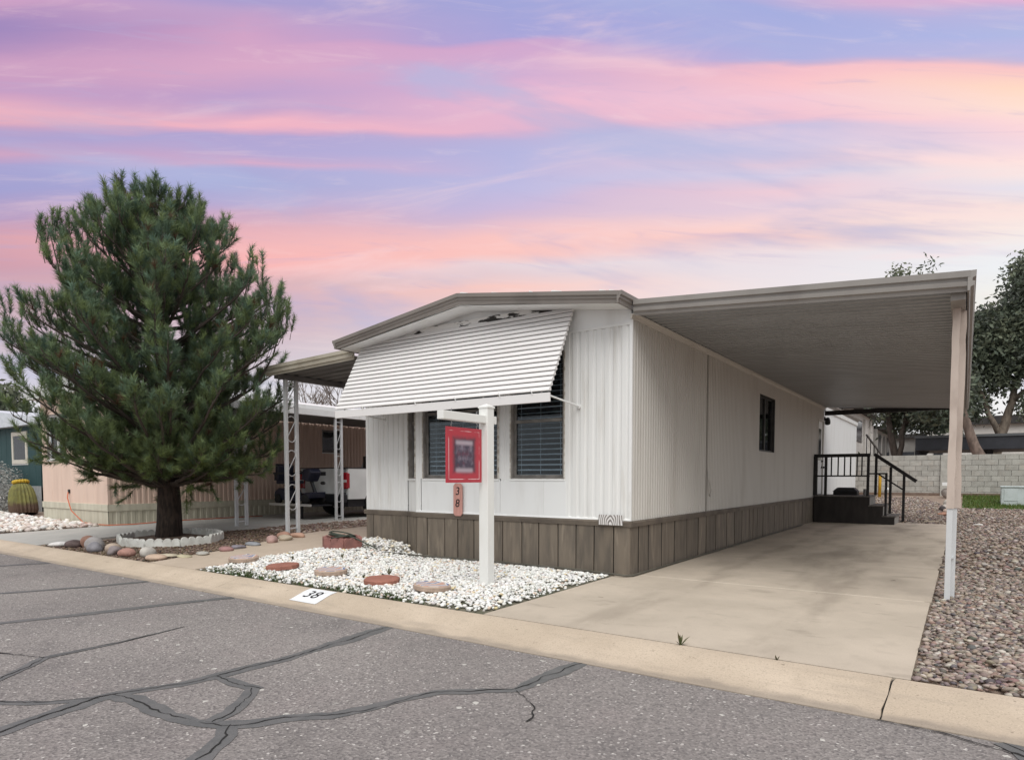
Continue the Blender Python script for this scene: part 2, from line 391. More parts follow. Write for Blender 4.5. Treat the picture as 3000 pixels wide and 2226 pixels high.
mPath = concrete('path_concrete', (.45,.37,.29), (.50,.41,.325), stain=.15, speck=.2)
mNDrive = concrete('neighbour_concrete', (.40,.395,.37), (.47,.45,.42), stain=.2, speck=.2)
mSeal = M('crack_sealant', (.108,.110,.108), (.135,.133,.130), scale=9, rough=.6, bump=.15, bscale=80, c3=(.16,.15,.145), s3=60, f3=.6)
mCrack = M('open_crack', (.018,.017,.016), rough=.95)
mDirt = M('dirt', (.15,.105,.075), (.22,.165,.125), scale=3, rough=.95, bump=.5, bscale=40, c3=(.09,.06,.042), s3=22, f3=.7)
mYard = M('yard_dirt', (.30,.225,.175), (.22,.165,.13), scale=2, rough=.95, bump=.5, bscale=45, c3=(.14,.10,.08), s3=40, f3=.7)
mPeb = vcol('pebble_stone', .6, bump=.15)
mRock = M('river_rock', (.3,.27,.25), rough=.7)

# ================================================================== THE SETTING
def patch(name, P, n, m, dz, mat, parent=None, thick=.09, kind='structure'):
    """bilinear ground patch through four plan corners, following the terrain, with skirts"""
    a, b, c, d = [np.array(p, float) for p in P]
    mb = MB()
    idx = {}
    for j in range(m+1):
        for i in range(n+1):
            u, v = i/n, j/m
            p = a*(1-u)*(1-v) + b*u*(1-v) + c*u*v + d*(1-u)*v
            idx[i, j] = len(mb.v); mb.v.append(Vector((p[0], p[1], h(*p)+dz)))
    for j in range(m):
        for i in range(n): mb.f.append((idx[i,j], idx[i+1,j], idx[i+1,j+1], idx[i,j+1]))
    ring = [(i,0) for i in range(n)] + [(n,j) for j in range(m)] + [(i,m) for i in range(n,0,-1)] + [(0,j) for j in range(m,0,-1)]
    low = []
    for k in ring:
        q = mb.v[idx[k]].copy(); q.z -= thick; low.append(len(mb.v)); mb.v.append(q)
    for k in range(len(ring)):
        k2 = (k+1) % len(ring); mb.f.append((idx[ring[k]], low[k], low[k2], idx[ring[k2]]))
    o = mb.build(name, mat, parent, recalc=False)
    if parent is None: tag(o, kind=kind)
    return o

# ground: one sheet to the horizon
xs = np.unique(np.concatenate([np.linspace(-220, -30, 10), np.arange(-30, 8.01, .4), np.linspace(8, 180, 9)]))
ys = np.unique(np.concatenate([[4.603], np.arange(4.8, 9, .3), np.arange(9, 33, .8), np.linspace(33, 300, 10)]))
X, Y = np.meshgrid(xs, ys); Z = H(X, Y) - .035
V = np.stack([X.ravel(), Y.ravel(), Z.ravel()], 1)
nx, ny = len(xs), len(ys)
I = (np.arange(ny-1)[:, None]*nx + np.arange(nx-1)[None]).ravel()
tag(link('ground', np_mesh('ground', V, np.stack([I, I+1, I+nx+1, I+nx], 1), mYard)), kind='structure')

# road with sealed cracks
road = MB().add([(-220,-120,-.1),(180,-120,-.1),(180,4.12,-.1),(-220,4.12,-.1)], [(0,1,2,3)]).build('road', mAsph, recalc=False)
tag(road, kind='structure'); WL[road.name] = Vector((0,0,0))
def ribbon(name, pts, w, mat, z, jit=.25, step=.06, seed=0, wob=.0):
    rg = random.Random(seed); pts = [Vector((*p, 0)) for p in pts]
    fine = [pts[0]]
    for a, b in zip(pts, pts[1:]):
        k = max(1, int((b-a).length/step))
        fine += [a.lerp(b, (i+1)/k) for i in range(k)]
    ws = w if isinstance(w, (list, tuple)) else [w, w]
    off = 0; mb = MB(); n = len(fine); ww = 0
    for i, p in enumerate(fine):
        t = (fine[min(i+1, n-1)] - fine[max(i-1, 0)]).normalized(); s = Vector((-t.y, t.x, 0))
        off = off*.75 + rg.uniform(-1, 1)*wob; ww = ww*.8 + rg.uniform(-1, 1)*jit*.5
        q = i/(n-1)*(len(ws)-1); k = min(int(q), len(ws)-2); wi = ws[k]*(1-(q-k)) + ws[k+1]*(q-k)
        wi *= .5*(1+ww); c = p + s*off
        mb.v += [c - s*wi*(1+rg.uniform(-.15, .15)) + Vector((0,0,z)), c + s*wi*(1+rg.uniform(-.15, .15)) + Vector((0,0,z))]
        if i: mb.f.append((2*i-2, 2*i-1, 2*i+1, 2*i))
    return mb.build(name, mat, road, recalc=False)
CR = {
 'a': ([(-4.2,4.05),(-4.15,3.46),(-4.09,2.89),(-4.11,2.47),(-4.13,2.15),(-4.25,1.9),(-4.29,1.72),(-4.24,1.49),(-4.15,1.18),(-4.1,.6)], [.10,.22,.12,.12,.10,.13,.12,.09]),
 'b': ([(-4.29,1.72),(-4.38,1.59),(-4.47,1.48),(-4.69,1.34),(-5.0,1.1)], [.06,.07,.07]),
 'c': ([(-2.24,4.06),(-2.28,3.6),(-2.29,3.3),(-2.45,3.17),(-2.67,2.98),(-2.75,2.77),(-2.81,2.54),(-2.9,2.34),(-3.08,2.17),(-3.14,2.04),(-3.24,1.93),(-3.44,1.84),(-3.72,1.81),(-4.09,1.83),(-4.28,1.78)], [.12,.16,.10,.10,.10,.09,.10,.10,.12,.10,.12,.12,.10]),
 'd': ([(-3.24,1.93),(-3.12,1.84),(-3.02,1.7),(-2.96,1.6),(-2.8,1.2)], [.10,.13,.13,.1]),
 'e': ([(-4.1,2.36),(-3.85,2.36),(-3.64,2.38)], [.05,.12,.08]),
 'f': ([(-3.68,2.36),(-3.55,2.24),(-3.41,2.05),(-3.36,1.9)], [.09,.10,.09]),
 'g': ([(-6.66,4.05),(-6.85,3.5),(-7.03,2.78),(-7.24,2.09),(-7.4,1.2)], [.13,.12,.10]),
 'h': ([(-8.59,4.05),(-8.74,3.46),(-9.1,2.64),(-9.4,1.5)], [.10,.11,.10]),
 'i': ([(-11.72,4.05),(-11.92,3.48),(-12.3,2.4)], [.14,.13]),
 'j': ([(-5.72,3.0),(-5.6,2.41),(-5.59,2.1),(-5.58,1.87),(-5.41,1.71),(-5.25,1.51),(-5.0,1.2)], [.01,.04,.06,.08,.08,.07]),
 'l': ([(.55,3.6),(.36,3.85),(.27,3.98),(.2,4.06)], [.4,.22,.10]),
}
for k, (pts, w) in CR.items():
    z = -.0975 + .0002*(ord(k)-97)
    ribbon('crack_seal', pts, w, mSeal, z, seed=ord(k), wob=.004)
    if k not in 'ghi': ribbon('crack', pts, [.004,.009,.005,.010,.006] if k in 'acd' else .006, mCrack, -.0935, jit=.8, step=.03, seed=ord(k)+5, wob=.012)
ribbon('crack', [(-5.58,1.87),(-6.05,1.74),(-6.4,1.5)], .01, mCrack, -.0935, jit=.8, step=.03, seed=3, wob=.01)
ribbon('crack', [(-2.27,3.30),(-2.12,3.22),(-2.0,3.05),(-1.93,2.9)], .008, mCrack, -.0935, jit=.8, step=.03, seed=31, wob=.014)
ribbon('crack', [(-.36,4.05),(-.16,4.03),(.04,3.99),(.3,3.9),(.6,3.7)], .016, mCrack, -.0925, jit=.9, step=.03, seed=4, wob=.01)

# rolled kerb
KP = [(4.055,-.20),(4.055,-.094),(4.075,-.086),(4.17,-.076),(4.26,-.062),(4.36,-.036),(4.45,-.012),(4.52,-.002),(4.597,.0),(4.597,-.20)]
def kz(y): return float(np.interp(y, [p[0] for p in KP[1:9]], [p[1] for p in KP[1:9]]))
kerb = bpy.data.objects.new('kerb', None); COL.objects.link(kerb); tag(kerb, kind='structure'); WL['kerb'] = Vector((0,0,0))
def kerb_run(x0, x1, s0=0, s1=0):
    rg = random.Random(int(x0*10)); n = max(2, int((x1-x0)/.35)); mb = MB(); k = len(KP)
    for i in range(n+1):
        x = x0+(x1-x0)*i/n
        for j, (y, z) in enumerate(KP):
            sh = (s0*(1-i/n)**9 + s1*(i/n)**9)*((y-4.3)*2)
            jy = rg.uniform(-.006, .006) if j in (1, 2) else 0
            mb.v.append(Vector((x+sh+ (rg.uniform(-.006,.006) if i in (0, n) else 0), y+jy, z)))
    for i in range(n):
        for j in range(k-1): mb.f.append((i*k+j, i*k+j+1, (i+1)*k+j+1, (i+1)*k+j))
    mb.f += [tuple(range(k)), tuple(range(n*k, n*k+k))]
    mb.build('kerb_section', mKerb, kerb)
J = [-70,-40,-28,-22,-16.4,-10.3,-7.3,-.34,6,14,40]
for a, b in zip(J, J[1:]): kerb_run(a+(.007 if a == -.34 else .002), b-(.007 if b == -.34 else .002), .02 if a == -.34 else 0, .02 if b == -.34 else 0)
MB().sweep([(-.355,0,-.014),(-.315,0,-.014)], [(max(y,4.075),z) for y, z in KP], (0,1,0)).build('joint_filler', mCrack, kerb)

# concrete driveway of the white home
drv = bpy.data.objects.new('driveway', None); COL.objects.link(drv); tag(drv, kind='structure'); WL['driveway'] = Vector((0,0,0))
ysl = [4.603, 7.61, 10.36, 13.6, 17.0, 20.36]
for a, b in zip(ysl, ysl[1:]):
    patch('slab', [(-3.56 if a < 5 else -3.46, a+.012), (-.24, a+.012), (-.25, b-(.016 if a < 5 else .004)), (-3.60 if a < 5 else -3.46, b-(.016 if a < 5 else .004))], 4, 4, .001, mDrive, drv)
MB().box(-3.4, 7.55, -.05, -.3, 7.66, .0).build('joint_filler', M('pale_joint', (.68,.60,.50), (.56,.49,.40), rough=.9), drv)

# front path, patio behind it, tree bed, neighbouring driveway
path = bpy.data.objects.new('path', None); COL.objects.link(path); tag(path, kind='structure'); WL['path'] = Vector((0,0,0))
patch('slab', [(-9.70,4.603),(-8.47,4.603),(-8.60,6.0),(-9.88,6.0)], 6, 6, .002, mPath, path)
patch('slab', [(-9.885,6.006),(-8.60,6.006),(-8.42,7.75),(-10.5,7.9)], 8, 6, .002, mPath, path)
patch('slab', [(-10.5,7.906),(-8.32,7.756),(-8.32,13.0),(-11.1,13.0)], 8, 6, .002, mPath, path)
bed = patch('bed_soil', [(-13.86,4.603),(-9.70,4.603),(-10.5,7.9),(-12.3,8.0)], 14, 12, -.012, mDirt)
patch('bed_strip', [(-12.3,8.0),(-10.5,7.9),(-11.1,13.0),(-12.62,13.0)], 8, 10, -.012, M('strip_soil', (.26,.18,.135), (.19,.13,.1), scale=6, rough=.95, bump=.5, c3=(.38,.3,.25), s3=30, f3=.6))
nd = bpy.data.objects.new('neighbour_driveway', None); COL.objects.link(nd); tag(nd, kind='structure'); WL['neighbour_driveway'] = Vector((0,0,0))
patch('slab', [(-17.15,4.603),(-13.86,4.603),(-13.86,6.4),(-16.42,6.8)], 6, 6, .002, mNDrive, nd)
patch('slab', [(-16.42,6.806),(-13.86,6.406),(-12.3,8.0),(-16.30,8.3)], 6, 6, .002, mNDrive, nd)
patch('slab', [(-16.30,8.306),(-12.3,8.006),(-12.62,20),(-16.30,20)], 6, 6, .002, mNDrive, nd)
patch('pebble_bed_soil', [(-8.47,4.603),(-3.56,4.603),(-3.60,7.52),(-8.55,7.7)], 20, 10, -.02, M('pebble_soil', (.15,.135,.10), (.085,.09,.055), scale=8, rough=.95, bump=.4))

# ------------------------------------------------------------------ loose stone
def ico():
    bm = bmesh.new(); bmesh.ops.create_icosphere(bm, subdivisions=1, radius=1)
    v = np.array([x.co[:] for x in bm.verts]); f = np.array([[l.index for l in q.verts] for q in bm.faces]); bm.free(); return v, f
IV, IF = ico()
def in_poly(px, py, poly):
    c = np.zeros(len(px), bool); n = len(poly)
    for i in range(n):
        x1, y1 = poly[i]; x2, y2 = poly[(i+1) % n]
        k = ((y1 > py) != (y2 > py)) & (px < (x2-x1)*(py-y1)/(y2-y1+1e-12)+x1); c ^= k
    return c
def stones(name, poly, n, smin, smax, pal, wts, label, cat, zoff=.0, zj=.012, flat=.62, rs=1, dens=None, par=None, power=1.6, smooth=True):
    rg = np.random.RandomState(rs); P = np.array(poly); lo, hi = P.min(0), P.max(0)
    pts = np.zeros((0, 2))
    while len(pts) < n:
        q = rg.uniform(lo, hi, (n, 2)); q = q[in_poly(q[:,0], q[:,1], poly)]
        if dens is not None: q = q[rg.rand(len(q)) < dens(q[:,0], q[:,1])]
        pts = np.concatenate([pts, q])
    pts = pts[:n]
    s = smin + (smax-smin)*rg.rand(n)**power
    sc = np.stack([s*rg.uniform(.8,1.35,n), s*rg.uniform(.7,1.1,n), s*flat*rg.uniform(.75,1.2,n)], 1)
    V = IV[None]*rg.uniform(.82, 1.15, (n, len(IV), 1))*sc[:,None,:]
    tx = rg.uniform(-.45,.45,n); ca, sa = np.cos(tx)[:,None], np.sin(tx)[:,None]
    y, z = V[:,:,1]*ca - V[:,:,2]*sa, V[:,:,1]*sa + V[:,:,2]*ca
    a = rg.uniform(0, 6.28, n); ca, sa = np.cos(a)[:,None], np.sin(a)[:,None]
    x, y = V[:,:,0]*ca - y*sa, V[:,:,0]*sa + y*ca
    zz = H(pts[:,0], pts[:,1]) + zoff + s*.3 + rg.rand(n)*zj
    V = np.stack([x+pts[:,0,None], y+pts[:,1,None], z+zz[:,None]], 2).reshape(-1, 3)
    Fc = (IF[None] + (np.arange(n)*len(IV))[:,None,None]).reshape(-1, 3)
    pal = np.array(pal); ci = rg.choice(len(pal), n, p=np.array(wts)/sum(wts))
    c = np.clip(pal[ci]*rg.uniform(.82,1.14,(n,1)) + rg.uniform(-.015,.015,(n,3)), .005, .95)
    o = link(name, np_mesh(name, V, Fc, mPeb, np.repeat(c, len(IV), 0), smooth=smooth), par)
    return tag(o, label, cat, kind='stuff')
PB = [(-8.42,4.63),(-3.60,4.63),(-3.66,7.30),(-4.6,7.44),(-7.05,7.44),(-7.38,7.56),(-8.25,7.58),(-8.52,6.7),(-8.55,5.95)]
def pb_d(x, y):   # thinner towards the street edge and driveway edge, where soil shows through
    e = np.minimum(y-4.6, (-3.55-x)*1.0)
    k = .5+.5*np.sin(x*3.1+1.3)*np.cos(y*4.3+x*1.7)
    return np.clip(.06 + e*1.5 + .40*k*np.clip(e*4,0,1), .05, 1)
stones('white_pebbles', PB, 14500, .013, .031, [(.80,.79,.76),(.74,.73,.70),(.70,.64,.56),(.55,.53,.50),(.62,.48,.40),(.66,.54,.33)], [52,26,9,6,3,2],
       'bed of white pebbles in front of the white home', 'pebbles', zoff=-.012, zj=.018, dens=pb_d, rs=3)
stones('pebble_mound', [(-8.2,7.1),(-7.4,7.1),(-7.2,7.42),(-7.42,7.54),(-8.2,7.56)], 700, .018, .036, [(.80,.79,.76),(.72,.70,.66),(.66,.58,.46)], [5,3,2],
       'heap of white pebbles against the brown skirting by the hose', 'pebbles', zoff=.01, zj=.09, rs=4)
GP = [(.31,.245,.20),(.235,.19,.165),(.39,.325,.275),(.19,.16,.148),(.47,.42,.37),(.28,.195,.16),(.12,.105,.10)]
GW = [24,20,16,14,8,12,8]
stones('river_gravel', [(-.22,4.63),(2.6,4.63),(2.6,10.2),(-.22,10.2)], 22000, .012, .032, GP, GW,
       'pinkish brown gravel along the right edge of the driveway', 'gravel', zoff=-.018, zj=.02, flat=.5, rs=5, smooth=False)
stones('yard_gravel', [(-.24,10.2),(3.4,10.2),(3.6,25.0),(-.3,25.0),(-1.3,28.8),(-3.2,28.8),(-3.0,20.4),(-.24,20.4)], 17000, .018, .046, GP, GW,
       'brown gravel in the back yard behind the driveway', 'gravel', zoff=-.026, zj=.02, flat=.5, rs=6, smooth=False)
stones('white_cobbles', [(-17.2,4.68),(-16.5,6.7),(-20,6.78),(-24.6,7.2),(-27,7.2),(-27,4.68)], 3200, .035, .085, [(.74,.70,.66),(.66,.58,.52),(.58,.46,.40),(.78,.76,.73)], [4,3,2,3],
       'bed of pale cobbles in front of the peach home', 'cobbles', zoff=-.01, zj=.05, rs=7)
stones('bed_litter', [(-13.8,4.63),(-9.72,4.63),(-10.45,7.85),(-12.3,7.95)], 5200, .010, .028, [(.12,.08,.055),(.20,.14,.10),(.28,.21,.16),(.07,.05,.04),(.40,.33,.27)], [5,5,3,4,.6],
       'brown bark litter covering the bed under the pine', 'litter', zoff=-.015, zj=.008, flat=.4, rs=8)
stones('strip_gravel', [(-12.25,8.0),(-10.5,7.9),(-11.1,12.9),(-12.6,12.9)], 2600, .014, .04, [(.30,.21,.165),(.22,.155,.125),(.40,.31,.26),(.55,.49,.44)], [5,4,3,1],
       'reddish gravel strip between the path and the neighbouring driveway', 'gravel', zoff=-.015, zj=.012, flat=.5, rs=9)

# ================================================================== THE WHITE MOBILE HOME
HX0, HX1, HY0, HY1 = -8.40, -3.44, 7.48, 27.7
def ribbed(p0, p1, nrm, z0, z1, pitch, depth, holes=(), zfun=None, shape=(.0,.42,.5,.92)):
    """trapezoid-ribbed sheet from p0 to p1 (plan), rectangular holes (s0,s1,z0,z1) left open"""
    p0, p1, nrm = Vector((*p0,0)), Vector((*p1,0)), Vector((*nrm,0))
    L = (p1-p0).length; d = (p1-p0)/L
    S = {0., L}
    k = 0
    while k*pitch < L:
        for a in shape: S.add(min(L, (k+a)*pitch))
        k += 1
    for a in holes: S.add(a[0]); S.add(a[1])
    S = sorted(S)
    def off(s):
        t = (s/pitch) % 1
        a, b, c, e = shape
        if t < b: return depth
        if t < c: return depth*(1-(t-b)/(c-b))
        if t < e: return 0
        return depth*(t-e)/(1-e)
    mb = MB(); zs = sorted({z0, z1} | {q for a in holes for q in a[2:4]})
    for s0, s1 in zip(S, S[1:]):
        if s1-s0 < 1e-5: continue
        o0, o1 = off(s0+1e-6), off(s1-1e-6); sm = (s0+s1)/2
        for za, zb in zip(zs, zs[1:]):
            zm = (za+zb)/2
            if any(a[0]-1e-6 < sm < a[1]+1e-6 and a[2] < zm < a[3] for a in holes): continue
            q0, q1 = p0+d*s0+nrm*o0, p0+d*s1+nrm*o1
            mb.add([q0+Vector((0,0,za)), q1+Vector((0,0,za)), q1+Vector((0,0,zb)), q0+Vector((0,0,zb))], [(0,1,2,3)])
    return mb
home = root('mobile_home', ((HX0+HX1)/2, HY0, 0), 'white ribbed mobile home with brown skirting and shallow gable roof', 'mobile home')
WZ = (1.22, 2.93)          # front windows
wins = [(-6.95,-5.50), (-5.27,-4.40)]
FX0 = -7.10                # front plane from here to the corner; left end is set back behind a slanted facet
FB = (-7.42, 7.62)
hl = [(a-FX0, b-FX0, WZ[0], WZ[1]) for a, b in wins] + [(wins[0][0]-FX0-.06, wins[0][1]-FX0+.06, .69, WZ[0])]
ribbed((FX0,HY0), (HX1,HY0), (0,-1), .69, 3.16, .118, .013, hl, shape=(0,.5,.6,.9)).build('front_wall', mSid, home)
fd = (Vector((*FB,0))-Vector((FX0,HY0,0))); fl = fd.length; fd.normalize(); fn = Vector((fd.y, -fd.x, 0)); fn = fn if fn.y < 0 else -fn
ribbed((FX0,HY0), FB, fn[:2], .69, 3.16, .2, .0, [(.05,.30,WZ[0],WZ[1])]).build('facet_wall', mSid, home)
ribbed((HX0,FB[1]), FB, (0,-1), .69, 3.16, .118, .013, shape=(0,.5,.6,.9)).build('set_back_wall', mSid, home)
# smooth panels under the middle window
MB().box(-6.99,HY0-.012,.69,-6.28,HY0+.004,1.215).build('lower_panel', mFlat, home, bevel=.003)
MB().box(-6.272,HY0-.012,.69,-5.46,HY0+.004,1.215).build('lower_panel', mFlat, home, bevel=.003)
MB().box(-5.452,HY0-.018,.69,-4.72,HY0+.004,1.188).build('lower_panel', mFlat, home, bevel=.003)
MB().box(-4.714,HY0-.018,.69,-4.36,HY0+.004,1.188).build('lower_panel', mFlat, home, bevel=.003)
DY0, DY1 = 19.85, 20.72
hs = [(13.56-HY0, 14.85-HY0, 1.77, 2.92), (DY0-HY0, DY1-HY0, .74, 2.86)]
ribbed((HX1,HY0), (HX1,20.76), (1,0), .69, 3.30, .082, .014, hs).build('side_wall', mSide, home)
MB().box(HX1-.02,20.765,.1,HX1+.012,HY1,3.28).build('rear_side_wall', mFlat, home)  # same wall beyond the carport roof, left white as its lit part
MB().box(HX1,20.8,3.17,HX1+.05,HY1,3.30).build('rear_cornice', mTrimW, home, bevel=.01)
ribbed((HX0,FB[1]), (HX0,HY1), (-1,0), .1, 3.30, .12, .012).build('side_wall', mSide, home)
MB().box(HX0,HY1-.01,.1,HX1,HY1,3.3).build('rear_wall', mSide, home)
MB().box(HX0+.1,HY0+1.9,.1,HX1-.1,HY0+1.96,3.2).build('inner_partition', mRoom, home)
MB().box(HX0+.05,HY0+.2,.70,HX1-.05,HY1-.1,.74).build('inner_floor', mRoom, home)
MB().box(HX1-.02,HY0-.018,.66,HX1+.02,HY0+.02,3.2).build('corner_trim', mTrimW, home, bevel=.004)
MB().box(HX1+.002,10.335,.69,HX1+.024,10.37,3.28).build('seam_strip', M('seam_gap_shade', (.36,.34,.31), rough=.6), home)  # strip coloured darker to paint in a shadow gap along the seam
MB().tube([(HX1+.03,10.36,1.35),(HX1+.035,10.38,1.15),(HX1+.035,10.42,1.0),(HX1+.03,10.50,.93),(HX1+.03,10.56,1.02),(HX1+.03,10.50,1.12),(HX1+.03,10.42,1.2)], .008, 6).build('cable_loop', mSide, home, smooth=True)
# band under the gable, gable panel
MB().prism([(HX0,3.16),(HX1,3.16),(HX1,3.34),(-5.88,3.70),(HX0,3.36)], 'y', HY0-.014, HY0+.03).build('gable_panel', mFlat, home)
MB().box(-7.0,HY0-.022,3.135,HX1+.01,HY0-.006,3.165).build('seam_trim', mTrimW, home)
# roof with front and eave gutters
rf = MB().prism([(-8.46,3.37),(-8.46,3.45),(-5.88,3.785),(-3.42,3.425),(-3.42,3.34),(-5.88,3.66)], 'y', 7.08, HY1+.2).build('roof', mRoof, home)
MB().prism([(-8.42,3.34),(-5.88,3.652),(-3.46,3.33),(-3.46,3.32),(-5.88,3.64),(-8.42,3.33)], 'y', 7.10, HY0-.02).build('soffit', mTrimW, rf)
GU = [(0,-.125),(-.018,-.125),(-.022,-.085),(-.04,-.07),(-.04,-.045),(-.062,-.035),(-.066,.012),(0,.012)]
MB().sweep([(-8.47,7.08,3.455),(-5.88,7.08,3.792),(-3.40,7.08,3.428)], GU, (0,1,0)).build('gable_gutter', mFascia, rf)
MB().sweep([(-3.425,7.02,3.428),(-3.425,HY1+.2,3.428)], [(-a,b) for a, b in GU], (1,0,0)).build('eave_gutter', mFascia, rf)
MB().sweep([(-8.465,7.02,3.455),(-8.465,HY1+.2,3.455)], [(a,b) for a, b in GU], (1,0,0)).build('eave_gutter', mFascia, rf)
# ragged roof coating showing over the gutter
rg = random.Random(5); mb = MB(); x = -5.86
while x < -3.5:
    w = rg.uniform(.05,.22); z = 3.792-(x+5.88)*.147
    if rg.random() < .8:
        t = rg.uniform(.012,.032)
        mb.add([(x,7.055,z+.010),(x+w,7.055,z+.010-w*.147),(x+w-.01,7.06,z+t-w*.147),(x+.02,7.06,z+t+.006),(x,7.3,z+.01),(x+w,7.3,z+.01-w*.147),(x+w,7.3,z+t-w*.147),(x,7.3,z+t)],
               [(0,1,2,3),(3,2,6,7),(0,3,7,4),(1,5,6,2)])
    x += w + rg.uniform(0,.05)
tag(mb.build('coating_edge', mTrimW, rf, recalc=False), kind='stuff')

# --- skirting boards, each its own piece, over a dark backing
sk = MB().box(FX0,HY0-.004,-.05,HX1-.004,HY0+.02,.66); sk.box(HX1-.02,HY0,-.05,HX1+.004,HY1,.66)
sk.add([(FX0,HY0,-.05),(FB[0],FB[1],-.05),(FB[0],FB[1],.66),(FX0,HY0,.66)],[(0,1,2,3)]); sk.box(HX0,FB[1]-.004,-.05,FB[0],FB[1]+.02,.66)
skb = sk.build('skirting_backing', mDark, home)
def board(p, d, nrm, w, z0, z1, seed, t0=.018):
    rg = random.Random(seed); p, d, nrm = Vector((*p,0)), Vector((*d,0)), Vector((*nrm,0)); t = t0*(1+rg.uniform(-.16,.25))
    a, b = p + nrm*.004, p + d*w + nrm*.004
    vs = []
    for q in (a, b):
        for o in (0, t):
            for z in (z0, z1): vs.append(q + nrm*o*(1 if z == z1 else rg.uniform(.7,1.5)) + Vector((0,0,z)))
    MB().add(vs, [(0,1,3,2),(4,6,7,5),(0,4,5,1),(2,3,7,6),(0,2,6,4),(1,5,7,3)]).build('skirting_board', mSkirt, skb, bevel=.003)
xs_ = [-7.09,-6.86,-6.50,-6.24,-5.93,-5.66,-5.40,-5.07,-4.79,-4.48,-4.20,-3.93,-3.65,-3.42]
for i, (a, b) in enumerate(zip(xs_, xs_[1:])): board((a+.004,HY0), (1,0), (0,-1), b-a-.016, -.04, .625, i)
board((FB[0]+.01,FB[1]-.005), (-fd.x,-fd.y), fn[:2], fl-.01, -.02, .625, 40)
for i, (a, b) in enumerate([(-8.40,-8.22),(-8.22,-7.78),(-7.78,-7.42)]): board((a+.006,FB[1]), (1,0), (0,-1), b-a-.014, .0, .625, 50+i)
y = HY0-.015; ws = [.27,.32,.46,.48,.50,.52,.38,.50,.60,.48,.48,.5]; i = 0
while y < 19.2:
    w = ws[i % len(ws)]; board((HX1,y+.006), (0,1), (1,0), w-.034, -.03, .625, 80+i, .008); y += w; i += 1
TR = [(0,-.075),(-.035,-.075),(-.042,-.02),(-.030,0),(0,0)]
MB().sweep([(FX0,HY0,.692),(HX1+.04,HY0,.692)], TR, (0,1,0)).build('skirting_trim', mSkirtT, home)
MB().sweep([(HX1,HY0-.04,.690),(HX1,19.2,.690)], [(-a,b) for a, b in TR], (1,0,0)).build('skirting_trim', mSkirtT, home)
MB().sweep([(HX0-.04,FB[1],.692),(FB[0],FB[1],.692),(FX0,HY0,.692)], TR, (0,1,0)).build('skirting_trim', mSkirtT, home)
MB().sweep([(FX0,HY0,.71),(HX1+.01,HY0,.71)], [(0,-.016),(-.028,-.016),(-.022,.004),(0,.012)], (0,1,0)).build('drip_strip', mTrimW, home)

# --- windows
def local(p, s, n):
    s, n = Vector((*s,0)), Vector((*n,0)); z = Vector((0,0,1))
    return Matrix(((s.x,n.x,z.x,p[0]),(s.y,n.y,z.y,p[1]),(s.z,n.z,z.z,p[2] if len(p) > 2 else 0),(0,0,0,1)))
SLAT = {}
def window(parent, p, s, n, s0, s1, z0, z1, fw=.045, inset=.045, fm=None, blinds=True, mull=None, rail=None, trim=True, deep=.09):
    Mx = local(p, s, n); fm = fm or mFrameG
    w = MB(Mx)
    w.box(s0,-deep,z0,s0+.012,.012,z1); w.box(s1-.012,-deep,z0,s1,.012,z1); w.box(s0,-deep,z1-.012,s1,.012,z1); w.box(s0,-deep,z0,s1,.012,z0+.012)
    win = w.build('window', mFrame if not trim else M('reveal', (.30,.28,.26),(.2,.18,.16), rough=.6), parent)
    f = MB(Mx); i = inset; a, b, c, d = s0+.012, s1-.012, z0+.012, z1-.012
    f.box(a,-i-.03,c,a+fw,-i+.005,d); f.box(b-fw,-i-.03,c,b,-i+.005,d); f.box(a+fw,-i-.03,d-fw,b-fw,-i+.005,d); f.box(a+fw,-i-.03,c,b-fw,-i+.005,c+fw)
    for r in (rail or ()): f.box(a+fw,-i-.028,r-.022,b-fw,-i+.008,r+.022)
    for r in (mull or ()): f.box(r-.03,-i-.028,c+fw,r+.03,-i+.010,d-fw)
    f.build('frame', fm, win, bevel=.003)
    MB(Mx).box(a+.01,-i-.018,c+.01,b-.01,-i-.014,d-.01).build('pane', mGlass, win)
    if trim:
        MB(Mx).box(s0-.02,-.01,z0-.03,s1+.02,.024,z0-.002).build('sill', mTrimW, win, bevel=.004)
        MB(Mx).box(s0-.016,.0,z0,s0-.001,.017,z1).box(s1+.001,.0,z0,s1+.016,.017,z1).build('caulk_trim', M('worn_caulk', (.62,.60,.55), (.36,.31,.26), scale=14, rough=.8, lo=.42, hi=.62), win)
    if blinds:
        key = round(b-a, 3)
        if key not in SLAT:
            L = (b-a)/2-.012; SLAT[key] = MB(Matrix(((s[0],n[0],0,0),(s[1],n[1],0,0),(0,0,1,0),(0,0,0,1)))).add(
                [(-L,-.022,.010),(L,-.022,.010),(L,0,.004),(-L,0,.004),(-L,.022,-.010),(L,.022,-.010)], [(0,1,2,3),(3,2,5,4)]).mesh('blind_slat', mBlind, smooth=True, recalc=False)
        z = d-.06
        while z > c+.03:
            c0 = Mx @ Vector(((a+b)/2, -i-.075, z)); link('blind_slat', SLAT[key], win, c0 - WL[parent.name]); z -= .072
        cd_ = MB(Mx)
        for q in (.12, .5, .88): cd_.box(a+(b-a)*q-.002,-i-.05,c+.02,a+(b-a)*q+.002,-i-.047,d-.02)
        cd_.build('blind_cord', mBlind, win)
    return win
window(home, (0,HY0), (1,0), (0,-1), wins[0][0], wins[0][1], *WZ, rail=(2.22,))
window(home, (0,HY0), (1,0), (0,-1), wins[1][0], wins[1][1], *WZ, rail=(2.02,))
window(home, (FX0,HY0), fd[:2], fn[:2], .06, .31, *WZ, rail=(2.1,), fw=.03)
